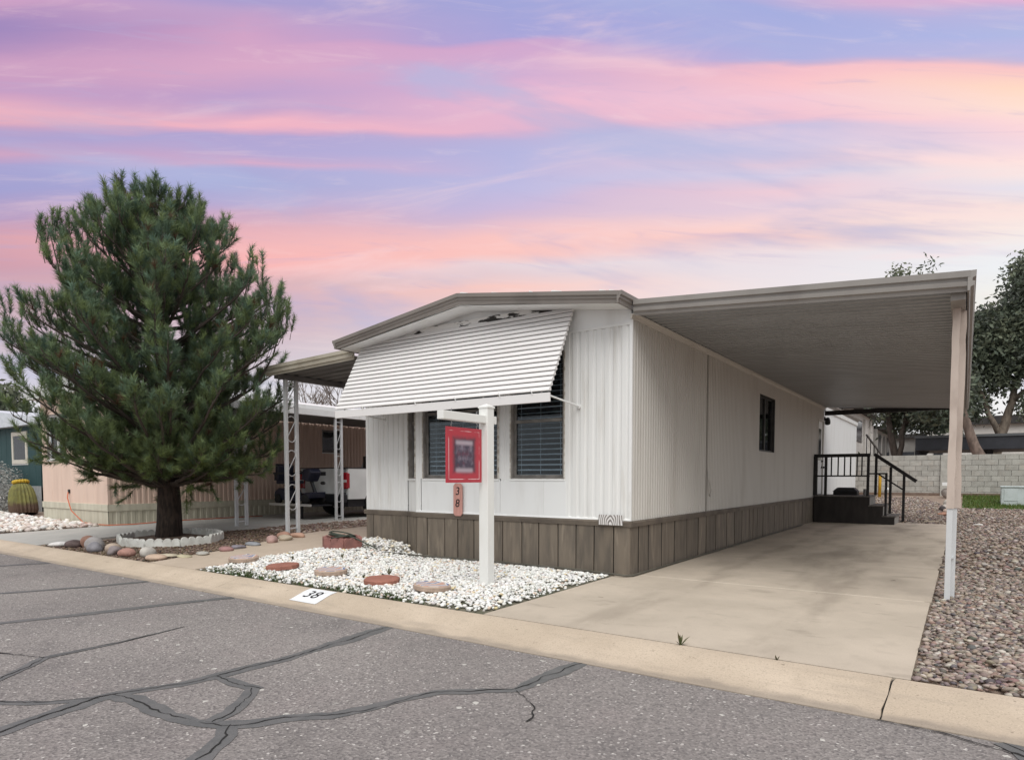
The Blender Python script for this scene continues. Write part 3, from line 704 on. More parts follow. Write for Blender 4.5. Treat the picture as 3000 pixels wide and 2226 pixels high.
window(home, (HX1,0), (0,1), (1,0), 13.56, 14.85, 1.77, 2.92, fw=.03, fm=mFrame, blinds=False, mull=(14.2,), trim=False)
MB().box(HX1-1.2,13.2,.74,HX1-1.15,15.6,3.2).build('inner_partition', mRoom, home)
# --- door with small window, knobs; lamp beside it
dr = MB().box(HX1-.05,DY0+.03,.75,HX1-.01,DY1-.03,2.84).build('door', mTrimW, home, bevel=.004)
MB().box(HX1-.06,DY0,.74,HX1+.03,DY0+.035,2.88).box(HX1-.06,DY1-.035,.74,HX1+.03,DY1,2.88).box(HX1-.06,DY0+.035,2.842,HX1+.03,DY1-.035,2.88).build('door_frame', mSide, dr)
MB().box(HX1-.012,DY0+.22,1.72,HX1-.004,DY1-.22,2.62).build('pane', M('dark_glass', (.02,.021,.022), rough=.1, spec=.8), dr)
kn = MB(); R90 = Matrix.Rotation(RAD(90),3,'Y')
for z in (1.52,): kn.lathe([(.03,0),(.03,.012),(.012,.02),(.012,.045),(.028,.055),(.028,.08),(.012,.088)], (HX1-.008,DY1-.10,z), 12, R90)
kn.build('handle', mBlk, dr, smooth=True)
MB().lathe([(.03,0),(.03,.012),(.012,.02),(.022,.04),(.022,.05)], (HX1-.008,DY1-.10,1.70), 12, R90).build('lock', mBlk, dr, smooth=True)
lamp = MB().lathe([(.06,0),(.06,.02),(.02,.03),(.02,.08)], (HX1+.014,DY1+.12,2.95), 12, R90)
lamp.lathe([(.03,.06),(.055,.03),(.075,-.04),(.075,-.13),(.03,-.16)], (HX1+.10,DY1+.12,2.92), 12)
lamp.build('wall_lamp', mBlk, home, smooth=True)

# --- slatted awning over the front windows
AX0, AX1 = -8.22, -4.23
AT, AB = Vector((0,7.455,3.45)), Vector((0,6.85,2.30))
aw = MB().box(AX0+.01,HY0-.045,3.44,AX1-.01,HY0-.012,3.535).build('awning', M('tarred_flashing', (.75,.735,.71), (.035,.032,.03), scale=7, stretch=(.5,1,2.2), rough=.7, lo=.51, hi=.55, detail=12), home)
aw['label'] = 'white slatted metal awning over the front windows'
NS = 17; st = (AB-AT)/NS
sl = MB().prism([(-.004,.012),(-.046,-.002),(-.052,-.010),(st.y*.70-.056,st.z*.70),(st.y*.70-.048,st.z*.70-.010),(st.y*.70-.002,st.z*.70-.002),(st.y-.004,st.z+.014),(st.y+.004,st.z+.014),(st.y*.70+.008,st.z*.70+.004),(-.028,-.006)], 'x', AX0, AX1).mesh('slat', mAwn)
sl.materials.append(M('awning_gap_shade', (.17,.15,.15), (.26,.24,.235), scale=3, stretch=(.7,4,4), rough=.8))  # dark grey on the slat lips stands in for the shadow gaps
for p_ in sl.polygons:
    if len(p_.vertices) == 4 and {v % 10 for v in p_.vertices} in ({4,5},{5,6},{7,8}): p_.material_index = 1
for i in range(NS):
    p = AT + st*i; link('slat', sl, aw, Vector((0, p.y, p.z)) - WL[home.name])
MB().box(AX0-.01,AB.y-.040,AB.z-.125,AX1+.01,AB.y-.014,AB.z-.010).build('valance', mAwn, aw, bevel=.004)
mbk = MB()
for x in (-7.6,-6.5,-5.75,-5.0,-4.5): mbk.bar((x,AB.y-.045,AB.z+.04),(x+.03,AB.y-.047,AB.z-.02),.012,.006)
mbk.build('bracket', mTrimW, aw)
for x in (AX0+.35, AX1-.02):
    MB().tube([(x,AB.y-.02,AB.z-.04),(x+.08,HY0-.02,2.17)], .012, 8).tube([(x+.08,HY0-.03,2.17),(x+.08,HY0-.005,2.17)], .03, 8).build('brace', mTrimW, aw)
for x in np.linspace(AX0+.15, AX1-.15, 5):
    MB().bar((x,AT.y-.004,AT.z-.03),(x,AB.y+.006,AB.z-.03),.02,.010).build('rafter', mTrimW, aw)

# --- things on the home: number plaque, marbled tile
def text(body, size, mat, name, parent, Mx, ext=.001, shear=0):
    cu = bpy.data.curves.new(name, 'FONT'); cu.body = body; cu.size = size; cu.extrude = ext; cu.align_x = 'CENTER'; cu.align_y = 'CENTER'; cu.shear = shear
    ob = bpy.data.objects.new('tmp', cu); COL.objects.link(ob); bpy.context.view_layer.update()
    me = bpy.data.meshes.new_from_object(ob.evaluated_get(bpy.context.evaluated_depsgraph_get()))
    bpy.data.objects.remove(ob); bpy.data.curves.remove(cu)
    me.transform(Matrix.Translation(-WL[parent.name]) @ Mx); me.materials.clear(); me.materials.append(mat)
    return link(name, me, parent)
def swirl():
    m = bpy.data.materials.new('swirled_plate'); m.use_nodes = True; T = m.node_tree; b = T.nodes['Principled BSDF']; b.inputs['Roughness'].default_value = .35
    tc = N(T, 'ShaderNodeTexCoord'); w = N(T, 'ShaderNodeTexWave', wave_type='RINGS', rings_direction='Y'); w.inputs['Scale'].default_value = 7; w.inputs['Distortion'].default_value = 5; w.inputs['Detail'].default_value = 1; w.inputs['Detail Scale'].default_value = 1.2
    mp = N(T, 'ShaderNodeMapping'); mp.inputs['Scale'].default_value = (1.6,1,.8); T.links.new(tc.outputs['Object'], mp.inputs[0]); T.links.new(mp.outputs[0], w.inputs[0])
    T.links.new(mixc(T, maprange(T, w.outputs['Fac'], .25, .7), (.22,.2,.19), (.72,.70,.68)), b.inputs['Base Color']); return m
pq = (-6.21, HY0-.045, .905)
plq = root('house_number_plaque', (pq[0],HY0-.04,.66), 'pink wooden plaque with black number 38 on the home', 'number plaque')
w, hh, c = .085, .245, .035
MB().prism([(pq[0]-w+c,pq[2]-hh),(pq[0]+w-c,pq[2]-hh),(pq[0]+w,pq[2]-hh+c),(pq[0]+w,pq[2]+hh-c),(pq[0]+w-c,pq[2]+hh),(pq[0]-w+c,pq[2]+hh),(pq[0]-w,pq[2]+hh-c),(pq[0]-w,pq[2]-hh+c)], 'y', HY0-.062, HY0-.042).build('board', M('pink_wood', (.56,.29,.245), (.47,.235,.20), scale=4, stretch=(6,6,1), rough=.6), plq, bevel=.005)
mInk = M('black_ink', (.012,.011,.012), rough=.5)
FR = lambda x, y, z: Matrix(((1,0,0,x),(0,0,-1,y),(0,1,0,z),(0,0,0,1)))
text('3', .17, mInk, 'digit', plq, FR(pq[0], HY0-.065, 1.03), .0015, .12); text('8', .17, mInk, 'digit', plq, FR(pq[0]-.005, HY0-.065, .85), .0015, .12)
tl = MB().box(-3.85,HY0-.066,.635,-3.51,HY0-.046,.765).build('marbled_tile', None or swirl(), origin=(-3.68,HY0-.05,.635))
tag(tl, 'small grey and white swirled plate on the corner of the brown skirting', 'plate')

# ================================================================== CARPORT (right) AND COVERS (left)
def cover(parent, x0, x1, za, zb, y0, y1, pw, mat, hang=.055):
    """roof pans running across from x0 (height za) to x1 (height zb), side by side along y"""
    d_ = hang*.5; pf = [(0,0),(pw*.44,0),(pw*.52,d_),(pw*.90,d_),(pw*.985,0),(pw*.985,.006),(pw*.91,d_+.008),(pw*.51,d_+.008),(pw*.43,.008),(0,.008)]
    me = MB()
    n = len(pf)
    for x, z in ((x0, za), (x1, zb)): me.v += [Vector((x, a, z+c)) for a, c in pf]
    me.f = [tuple(range(n))[::-1], tuple(range(n, 2*n))] + [(i, (i+1) % n, n+(i+1) % n, n+i) for i in range(n)]
    me = me.mesh('roof_pan', mat)
    k = int(round((y1-y0)/pw))
    for i in range(k): link('roof_pan', me, parent, Vector((0, y0+i*pw, 0)) - WL[parent.name])
def column(parent, legs, z1, w, mat, scroll=True, top=None):
    """two-legged steel column with S scrolls between the legs"""
    col = None
    (xa, ya), (xb, yb) = legs
    za, zb = h(xa, ya), h(xb, yb)
    lg = [MB().box(x-w/2,y-w/2,z-.03,x+w/2,y+w/2,z1) for (x, y), z in zip(legs, (za, zb))]
    c1 = lg[0].build('leg', mat, parent, bevel=.004); lg[1].build('leg', mat, parent, bevel=.004)
    f = MB().bar((xa,ya,za+.10),(xb,yb,zb+.10),.03,.02); f.bar((xa,ya,z1-.12),(xb,yb,z1-.12),.03,.02); f.build('crossbar', mat, parent)
    if scroll:
        A, B = Vector((xa,ya,0)), Vector((xb,yb,0)); d = (B-A).normalized(); r = ((B-A).length-w)/2
        mid = (A+B)/2; z = max(za, zb)+.45
        while z < z1-.4:
            L = .50; pts = []
            for t in np.linspace(RAD(200), RAD(0), 8): pts.append(mid + d*(r*math.cos(t)) + Vector((0,0,z+L-r+r*math.sin(t))))
            for t in np.linspace(RAD(180), RAD(380), 8): pts.append(mid + d*(r*math.cos(t)) + Vector((0,0,z+r+r*math.sin(t))))
            MB().tube(pts, .009, 6).build('scroll', mat, parent, smooth=True); z += .66
cp = root('carport', (-1.7,7.4,0), 'flat metal carport roof over the concrete driveway of the white home', 'carport')
CY0, CY1 = 7.42, 20.72
cover(cp, -3.40, -.03, 3.265, 3.03, CY0, CY1, .165, mPan, .06)
G2 = [(0,-.085),(-.016,-.09),(-.024,-.055),(-.05,-.045),(-.056,-.008),(-.034,.0),(-.038,.025),(-.062,.035),(-.066,.092),(0,.092)]
MB().sweep([(-3.37,CY0,3.312),(-.01,CY0,3.055)], G2, (0,1,0)).build('front_gutter', mCFascia, cp)
MB().sweep([(-.03,CY0-.06,3.055),(-.03,CY1,3.055)], [(-a,b) for a, b in G2], (1,0,0)).build('side_gutter', mCFascia, cp)
MB().box(-3.40,CY1-.01,3.03,-.02,CY1+.04,3.16).build('rear_beam', mBlk, cp)
MB().sweep([(HX1+.006,CY0,3.255),(HX1+.006,CY1,3.255)], [(0,-.055),(.02,-.055),(.03,-.015),(.075,-.010),(.075,0),(0,0)], (1,0,0)).build('wall_rail', mSide, cp)
MB().box(-.16,CY0+.05,2.915,-.04,CY1,3.018).build('side_beam', mCFascia, cp)
# its column: two white legs, the upper part's tan imitates the light on it
for (x, y) in ((-.118,7.86),(-.082,8.02)): MB().box(x-.025,y-.025,-.04,x+.025,y+.025,1.05).build('leg', mPost, cp, bevel=.004)
rg = random.Random(3)
for (x, y, w) in ((-.114,7.86,.032),(-.066,8.02,.034)):
    mb = MB(); n = 14
    for i in range(n+1):
        z = .93 + (2.915-.93)*i/n; a = rg.uniform(-.004,.004); b = rg.uniform(-.005,.005)
        mb.v += [Vector((x-w+a,y-.034,z)),Vector((x+w+b,y-.034,z)),Vector((x+w+b,y+.034,z)),Vector((x-w+a,y+.034,z))]
    mb.f = [(4*i+j,4*i+(j+1)%4,4*i+4+(j+1)%4,4*i+4+j) for i in range(n) for j in range(4)]+[(0,3,2,1),(4*n,4*n+1,4*n+2,4*n+3)]
    mb.build('post_upper', mPostT, cp)
mb = MB()
for z in (.42,): mb.bar((-.118,7.86,z),(-.082,8.02,z),.03,.02)
mb.build('crossbar', mPost, cp)

pc = root('patio_cover', (-9.6,7.4,0), 'metal patio cover on scroll posts at the left side of the white home', 'patio cover')
cover(pc, -10.86, -8.47, 3.20, 3.275, 7.44, 10.4, .27, mPanD)
MB().sweep([(-10.93,7.44,3.235),(-8.47,7.44,3.305)], G2, (0,1,0)).build('front_gutter', M('cream_gutter', (.50,.46,.38), (.40,.36,.29), scale=3, rough=.5), pc)
MB().box(-10.80,7.5,3.11,-10.68,10.4,3.195).build('side_beam', mPanD, pc)
column(pc, ((-10.735,7.70),(-10.75,7.95)), 3.115, .062, mPost)
column(pc, ((-10.735,10.05),(-10.75,10.30)), 3.115, .062, mPost)

nc = root('neighbour_carport', (-14.6,8.1,.16), 'carport with white edge and scroll columns over the white pickup', 'carport')
cover(nc, -16.30, -12.88, 2.86, 2.78, 7.95, 16.5, .27, mPanD)
MB().box(-12.90,7.9,2.72,-12.83,16.5,2.88).build('side_fascia', mTrimW, nc, bevel=.006)
MB().box(-16.30,7.86,2.74,-12.84,7.92,2.91).build('front_fascia', mTrimW, nc, bevel=.006)
column(nc, ((-12.90,10.68),(-12.94,10.90)), 2.73, .055, mPost)
column(nc, ((-13.14,8.12),(-13.20,8.40)), 2.75, .062, mPost)

# ================================================================== SIGN POST WITH RED SIGN
px, py = -4.516, 5.915
sp = root('sign_post', (px,py,0), 'white vinyl sign post with side arm standing in the white pebbles', 'sign post')
a = .063
MB().box(px-a,py-a,-.1,px+a,py+a,2.035).build('post', mVinyl, sp, bevel=.006)
MB().add([(px-a-.008,py-a-.008,2.03),(px+a+.008,py-a-.008,2.03),(px+a+.008,py+a+.008,2.03),(px-a-.008,py+a+.008,2.03),(px-a-.008,py-a-.008,2.05),(px+a+.008,py-a-.008,2.05),(px+a+.008,py+a+.008,2.05),(px-a-.008,py+a+.008,2.05),(px,py,2.085)],
   [(0,3,2,1),(0,1,5,4),(1,2,6,5),(2,3,7,6),(3,0,4,7),(4,5,8),(5,6,8),(6,7,8),(7,4,8)]).build('cap', mVinyl, sp, bevel=.003)
MB().box(px-.044,py-.80,1.855,px+.044,py-a,1.945).box(px-.044,py+a,1.855,px+.044,py+.14,1.945).build('arm', mVinyl, sp, bevel=.006)
hk = MB()
for y in (py-.62,py-.18):
    hk.tube([(px,y,1.86),(px,y,1.84),(px,y+.012,1.828),(px,y,1.816),(px,y-.008,1.80),(px,y,1.785)], .004, 6); hk.tube([(px,y,1.945),(px,y,1.975),(px,y+.01,1.98)], .004, 6)
hk.build('hook', M('steel', (.5,.5,.5), rough=.3, metal=.9), sp)
def signface():
    m = bpy.data.materials.new('red_sign_print'); m.use_nodes = True; T = m.node_tree; b = T.nodes['Principled BSDF']; b.inputs['Roughness'].default_value = .35
    tc = N(T, 'ShaderNodeTexCoord'); s = N(T, 'ShaderNodeSeparateXYZ'); T.links.new(tc.outputs['Object'], s.inputs[0]); y, z = s.outputs[1], s.outputs[2]
    def nz(sc):
        n = N(T, 'ShaderNodeTexNoise'); n.inputs['Scale'].default_value = sc; n.inputs['Detail'].default_value = 2; T.links.new(tc.outputs['Object'], n.inputs[0]); return n.outputs[0]
    ay = math_(T, 'ABSOLUTE', math_(T, 'SUBTRACT', y, -.005)); az = math_(T, 'ABSOLUTE', math_(T, 'SUBTRACT', z, .30))
    d = math_(T, 'MAXIMUM', math_(T, 'DIVIDE', ay, .175), math_(T, 'DIVIDE', az, .175))
    d = math_(T, 'ADD', d, math_(T, 'MULTIPLY', math_(T, 'SUBTRACT', nz(16), .5), .25))
    col = mixc(T, maprange(T, d, .80, 1.32), (.045,.035,.055), (.47,.035,.055))
    k = mixc(T, maprange(T, nz(13), .40, .80), (.06,.045,.075), (.26,.22,.28))
    k = mixc(T, math_(T, 'MULTIPLY', maprange(T, nz(11), .45, .7), .7), k, (.14,.03,.06))
    col = mixc(T, maprange(T, d, 1.05, .60), col, k)
    for zz in (.435, .135): col = mixc(T, math_(T, 'MULTIPLY', math_(T, 'MULTIPLY', maprange(T, math_(T, 'ABSOLUTE', math_(T, 'SUBTRACT', z, zz)), .045, .0), maprange(T, ay, .17, .12)), .75), col, (.55,.46,.52))
    o = math_(T, 'MAXIMUM', math_(T, 'DIVIDE', ay, .262), math_(T, 'DIVIDE', az, .262))
    line = math_(T, 'MULTIPLY', maprange(T, math_(T, 'ABSOLUTE', math_(T, 'SUBTRACT', o, 1.)), .022, .008), maprange(T, nz(5), .42, .55))
    col = mixc(T, math_(T, 'MULTIPLY', line, .8), col, (.85,.72,.72))
    T.links.new(col, b.inputs['Base Color']); return m
sg = MB().box(px-.008,py-.71,1.185,px+.008,py-.10,1.785).build('hanging_sign', signface(), origin=(px,py-.405,1.185), bevel=.002)
tag(sg, 'red square sign with dark blurred print hanging from the white post arm', 'sign')

# ================================================================== DECK WITH STEPS
dk = root('entry_steps', (-2.7,19.3,0), 'dark brown entry deck with steps and black railing by the side door', 'steps')
yd0, yd1 = 19.32, 20.75
pr = [(-3.40,0),(-1.47,0),(-1.47,.20),(-1.74,.20),(-1.74,.47),(-2.05,.47),(-2.05,.71),(-3.40,.71)]
MB().prism(pr, 'y', yd0, yd0+.05).build('side_board', mDeckSide, dk); MB().prism(pr, 'y', yd1-.05, yd1).build('side_board', mDeckSide, dk)
for x0, x1, z in ((-3.40,-2.03,.71),(-2.07,-1.72,.47),(-1.76,-1.44,.20)): MB().box(x0,yd0-.01,z,x1,yd1+.01,z+.03).build('tread', mDeckTop, dk, bevel=.003)
mRiser = M('grey_riser', (.30,.28,.26), (.24,.22,.2), rough=.8)
for x, z0, z1 in ((-2.045,.50,.71),(-1.735,.23,.47),(-1.465,.0,.20)): MB().box(x-.01,yd0+.05,z0,x,yd1-.05,z1).build('riser', mRiser, dk)
def rail(name, p, q, w=.045, d=None): MB().bar(p, q, w, d).build(name, mBlk, dk, bevel=.004)
yn, yf = yd0+.05, yd1-.06
for x in (-3.38,-3.12,-2.10): rail('railing_post', (x,yn,.74), (x,yn,1.80), .065 if x > -3.3 else .10)
rail('top_rail', (-3.42,yn,1.82), (-2.06,yn,1.82), .05, .09); rail('bottom_rail', (-3.42,yn,1.27), (-2.06,yn,1.27), .04)
for x in (-2.985,-2.82,-2.665,-2.52,-2.365,-2.25): rail('baluster', (x,yn,1.27), (x,yn,1.80), .032)
for x, z0, z1 in ((-2.02,.74,1.86),(-1.66,.23,1.52),(-1.34,.0,1.30)): rail('railing_post', (x-.03,yf,z0), (x-.03,yf,z1), .065)
rail('handrail', (-2.10,yf,1.88), (-1.08,yf,1.12), .05, .09); rail('lower_handrail', (-2.06,yf,1.37), (-1.40,yf,.90), .04)
rail('stair_rail', (-2.08,yn,1.33), (-1.66,yn,1.33), .04); rail('railing_post', (-1.68,yn,.22), (-1.68,yn,1.35), .055)
gr = root('cooler_box', (-2.72,20.2,.74), 'low black lidded box standing on the deck behind the railing', 'box')
MB().box(-3.02,19.95,.74,-2.42,20.4,.84).build('body', mBlk, gr, bevel=.02)
MB().add([(-3.04,19.93,.84),(-2.40,19.93,.84),(-2.40,20.42,.84),(-3.04,20.42,.84),(-2.92,20.02,.95),(-2.52,20.02,.95),(-2.52,20.33,.95),(-2.92,20.33,.95)],
  [(0,3,2,1),(4,5,6,7),(0,1,5,4),(1,2,6,5),(2,3,7,6),(3,0,4,7)]).build('lid', M('dark_plastic', (.03,.03,.032), rough=.35), gr, bevel=.012)
tag(MB().lathe([(.05,0),(.055,.02),(.05,.16),(.045,.17)], (-2.26,20.3,.74), 12).build('tin_can', M('grey_tin', (.35,.34,.32), (.22,.21,.2), rough=.5), origin=(-2.26,20.3,.74)), 'small grey can on the deck next to the black box', 'can')

# ================================================================== BACK YARD
bw = root('block_wall', (-1,30,.55), 'grey concrete block wall across the back yard', 'wall')
MB().box(-9,30.02,.1,6,30.16,2.04).build('mortar', M('mortar', (.30,.28,.25), (.25,.23,.2), rough=.95), bw)
mBlock = M('concrete_block', (.42,.405,.37), (.34,.325,.295), scale=5, rough=.95, bump=.3, bscale=40, rand=.10, c3=(.40,.33,.27), s3=2, f3=.35)
bm_ = MB().box(0,-.03,0,.39,.05,.194).mesh('block', mBlock)
k = 0
for r_ in range(9):
    z = .27+r_*.203; x = -5.2 + (.2 if r_ % 2 else 0)
    while x < 3.6:
        link('block', bm_, bw, Vector((x+random.uniform(-.002,.002), 30.0+random.uniform(-.006,.004), z)) - WL[bw.name]); x += .4
MB().box(-.78,29.90,.3,-.42,29.965,2.06).build('pilaster', mBlock, bw)
MB().box(-9,29.93,.3,6,29.968,.62).build('footing', M('wall_footing', (.16,.11,.085), (.2,.15,.12), rough=.95), bw)
# grass strip
rs = np.random.RandomState(11); n = 9000
gx, gy = rs.uniform(-.05, 5, n), rs.uniform(25.0, 29.9, n); gz = H(gx, gy)-.03
a_ = rs.uniform(0, 6.28, n); L_ = rs.uniform(.05, .13, n); dx, dy = np.cos(a_)*.012, np.sin(a_)*.012
V = np.stack([np.stack([gx-dx,gy-dy,gz],1), np.stack([gx+dx,gy+dy,gz],1), np.stack([gx+rs.normal(0,.03,n),gy+rs.normal(0,.03,n),gz+L_],1)],1).reshape(-1,3)
cc = np.repeat(np.stack([rs.uniform(.07,.13,n),rs.uniform(.11,.17,n),rs.uniform(.02,.045,n)],1),3,0)
mLeaf = vcol('foliage', .6, .25)
tag(link('lawn_grass', np_mesh('lawn_grass', V, np.arange(3*n).reshape(-1,3), mLeaf, cc)), 'strip of green grass in front of the block wall', 'grass', kind='stuff')
tag(patch('lawn_soil', [(-.05,25.0),(5,25.0),(5,29.9),(-.05,29.9)], 4, 6, -.02, M('lawn_soil', (.075,.12,.03), (.11,.13,.05), scale=4, rough=.95)), kind='structure')
# utility box, bollard, tap, stones
ub = root('utility_box', (1.5,26.7,.36), 'pale grey utility cabinet standing on the grass', 'utility cabinet')
mUB = M('cabinet_paint', (.52,.57,.57), (.44,.48,.47), scale=4, rough=.5)
MB().box(.98,26.45,.3,2.2,27.1,.90).build('body', mUB, ub, bevel=.02); MB().box(.95,26.42,.90,2.23,27.13,.945).build('lid', mUB, ub, bevel=.015)
MB().box(1.06,26.435,.46,1.42,26.452,.84).build('door', mUB, ub, bevel=.004)
yb = root('gas_marker', (-2.69,28.57,.47), 'yellow marker post standing behind the steps', 'marker post')
MB().lathe([(.055,0),(.055,.80),(.05,.86),(.02,.89)], (-2.69,28.57,.44), 12).build('post', M('yellow_paint', (.62,.36,.03), (.5,.28,.03), rough=.5), yb, smooth=True)
MB().box(-2.78,28.48,.40,-2.60,28.66,.46).build('base', M('base_concrete', (.35,.32,.28), rough=.9), yb, bevel=.01)
tp = root('garden_tap', (-2.47,28.6,.47), 'small standpipe tap beside the yellow marker post', 'tap')
MB().tube([(-2.52,28.6,.3),(-2.52,28.6,.74),(-2.50,28.58,.78),(-2.46,28.56,.78),(-2.45,28.56,.74)], .018, 8).build('pipe', M('old_pipe', (.12,.1,.09), rough=.6), tp, smooth=True)
MB().lathe([(.05,0),(.06,.03),(.05,.07),(.02,.08)], (-2.44,28.55,.74), 10).build('cover', mTrimW, tp, smooth=True)

def rock(name, loc, size, col, label, seed, rz=0, cat='rock', group=None, col2=None):
    rg = random.Random(seed); bm = bmesh.new(); bmesh.ops.create_icosphere(bm, subdivisions=3, radius=1)
    ax = [Vector((rg.gauss(0,1),rg.gauss(0,1),rg.gauss(0,.6))).normalized() for _ in range(11)]; am = [rg.uniform(-.26,.16) for _ in ax]
    for v in bm.verts:
        n = v.co.normalized(); k = 1+sum(a*max(0, n.dot(q))**3 for q, a in zip(ax, am)); v.co = n*k
        v.co = Vector((v.co.x*size[0]/2, v.co.y*size[1]/2, v.co.z*size[2]/2))
        if v.co.z < -size[2]*.3: v.co.z = -size[2]*.3
    bmesh.ops.rotate(bm, verts=bm.verts, matrix=Matrix.Rotation(rz,3,'Z'))
    me = bpy.data.meshes.new(name); bm.to_mesh(me); bm.free(); me.polygons.foreach_set('use_smooth', [True]*len(me.polygons))
    c2 = col2 or tuple(v*.68 for v in col)
    me.materials.append(M('rock_%d' % seed, col, c2, scale=7, rough=.75, bump=.2, bscale=35, c3=tuple(v*1.35 for v in col), s3=14, f3=.4))
    o = bpy.data.objects.new(name, me); COL.objects.link(o); o.location = (loc[0], loc[1], h(loc[0],loc[1])+size[2]*.24 + (loc[2] if len(loc) > 2 else 0)); WL[o.name] = Vector(o.location)
    return tag(o, label, cat, group)
gB = 'rocks lining the pine bed'
RK = [
 ((-13.30,4.78),(.62,.30,.16),(.72,.70,.68),'flat white rock at the far left tip of the rock border'),
 ((-12.92,4.86),(.60,.42,.30),(.12,.085,.08),'dark brown rock next to the flat white rock'),
 ((-12.62,4.98),(.46,.40,.40),(.34,.19,.14),'upright rust red rock behind the dark brown one'),
 ((-12.25,4.90),(.58,.44,.40),(.36,.335,.33),'big pale grey rock right of the rust red one'),
 ((-11.92,4.78),(.50,.36,.30),(.25,.24,.26),'blue grey oval rock in front of the big pale grey one'),
 ((-11.42,4.86),(.42,.34,.30),(.44,.35,.28),'tan rounded rock with a grey neighbour in the border'),
 ((-11.20,4.76),(.42,.34,.28),(.27,.23,.23),'dull mauve grey rock leaning on the tan one'),
 ((-10.78,4.78),(.40,.32,.24),(.40,.22,.18),'small brick red rock in the middle of the border'),
 ((-10.42,4.92),(.38,.34,.28),(.47,.44,.40),'round cream grey rock below the scalloped edging'),
 ((-9.92,4.80),(.50,.34,.16),(.50,.37,.28),'flat sandy rock at the street corner of the bed'),
 ((-10.08,5.06),(.55,.30,.08),(.50,.44,.33),'thin cream slab behind the sandy corner rock'),
 ((-9.72,5.12),(.42,.22,.09),(.46,.41,.28),'yellowish flat slab beside the path'),
 ((-9.70,5.42),(.55,.28,.10),(.42,.40,.36),'long grey green flat slab beside the path'),
 ((-9.72,5.80),(.36,.26,.16),(.34,.19,.18),'reddish broken stone by the path edge'),
 ((-9.82,6.08),(.52,.40,.14),(.23,.21,.24),'low purple grey slab by the path edge'),
 ((-9.92,6.42),(.52,.30,.13),(.27,.28,.30),'flat slate grey rock by the path edge'),
 ((-9.92,6.78),(.36,.32,.26),(.45,.29,.26),'rounded pink rock beside the path'),
 ((-9.98,7.08),(.46,.34,.20),(.50,.42,.32),'smooth beige oval rock beside the path'),
 ((-10.30,7.28),(.48,.34,.22),(.40,.23,.17),'terracotta rock behind the beige oval one'),
 ((-10.12,7.46),(.70,.38,.20),(.48,.30,.22),'long orange tan rock near the scroll posts'),
]
for i, (l, s, c, t) in enumerate(RK): rock('river_rock', l, tuple(v*.68 for v in s), c, t, 100+i, rz=random.uniform(-.4,.6), group=gB)
for i, (l, s, c, t) in enumerate([
 ((-.46,22.7),(.36,.22,.12),(.45,.24,.17),'orange brick chunk at the end of the driveway'),
 ((-.42,23.4),(.30,.22,.16),(.52,.40,.33),'pinkish stone behind the orange brick chunk'),
 ((-.45,24.4),(.34,.3,.26),(.45,.40,.36),'grey rounded stone in the row by the grass'),
 ((-.42,25.6),(.36,.3,.30),(.58,.54,.48),'pale stone at the back of the row by the grass'),
 ((-.56,24.0),(.22,.2,.2),(.06,.05,.05),'dark stone next to the row by the grass')]): rock('yard_stone', l, s, c, t, 140+i, cat='stone')
tag(MB().obox((-.72,20.92,.035),(.17,.03,.012),Matrix.Rotation(.12,3,'Z')).build('wood_scrap', M('scrap_wood', (.5,.42,.32), rough=.9), origin=(-.72,20.92,.03)), 'thin pale wood scrap at the back edge of the driveway', 'wood scrap')
tag(MB().obox((-.52,28.9,.98),(.17,.16,.06)).build('white_brick', mTrimW, origin=(-.52,28.9,.92)), 'white block on the stones in front of the block wall', 'block')
rock('yard_stone', (-.52,28.9,.02), (.44,.36,.42), (.3,.26,.23), 'brown stone carrying the white block', 150, cat='stone')
rock('yard_stone', (.30,20.4), (.22,.12,.06), (.75,.72,.68), 'flat white stone on the gravel right of the column', 151, cat='stone')

# ================================================================== FRONT BED DETAILS
mRedSt = M('red_paver', (.34,.145,.105), (.27,.115,.085), scale=9, rough=.85, bump=.25, bscale=60)
mTanSt = M('tan_paver', (.44,.33,.26), (.36,.27,.21), scale=9, rough=.85, bump=.2)
def deco():
    m = bpy.data.materials.new('painted_stone_top'); m.use_nodes = True; T = m.node_tree; b = T.nodes['Principled BSDF']; b.inputs['Roughness'].default_value = .7
    tc = N(T, 'ShaderNodeTexCoord'); w = N(T, 'ShaderNodeTexWave'); w.inputs['Scale'].default_value = 2.2; w.inputs['Distortion'].default_value = 14; w.inputs['Detail'].default_value = 3
    oi = N(T, 'ShaderNodeObjectInfo'); T.links.new(math_(T, 'MULTIPLY', oi.outputs['Random'], 6), w.inputs['Phase Offset'])
    T.links.new(tc.outputs['Object'], w.inputs[0])
    c = mixc(T, maprange(T, w.outputs['Fac'], .55, .65), (.50,.42,.36), (.68,.66,.64))
    c = mixc(T, maprange(T, w.outputs['Fac'], .82, .9), c, (.14,.17,.30)); c = mixc(T, maprange(T, w.outputs['Fac'], .3, .18), c, (.50,.30,.24))
    T.links.new(c, b.inputs['Base Color']); return m
mDeco = deco()
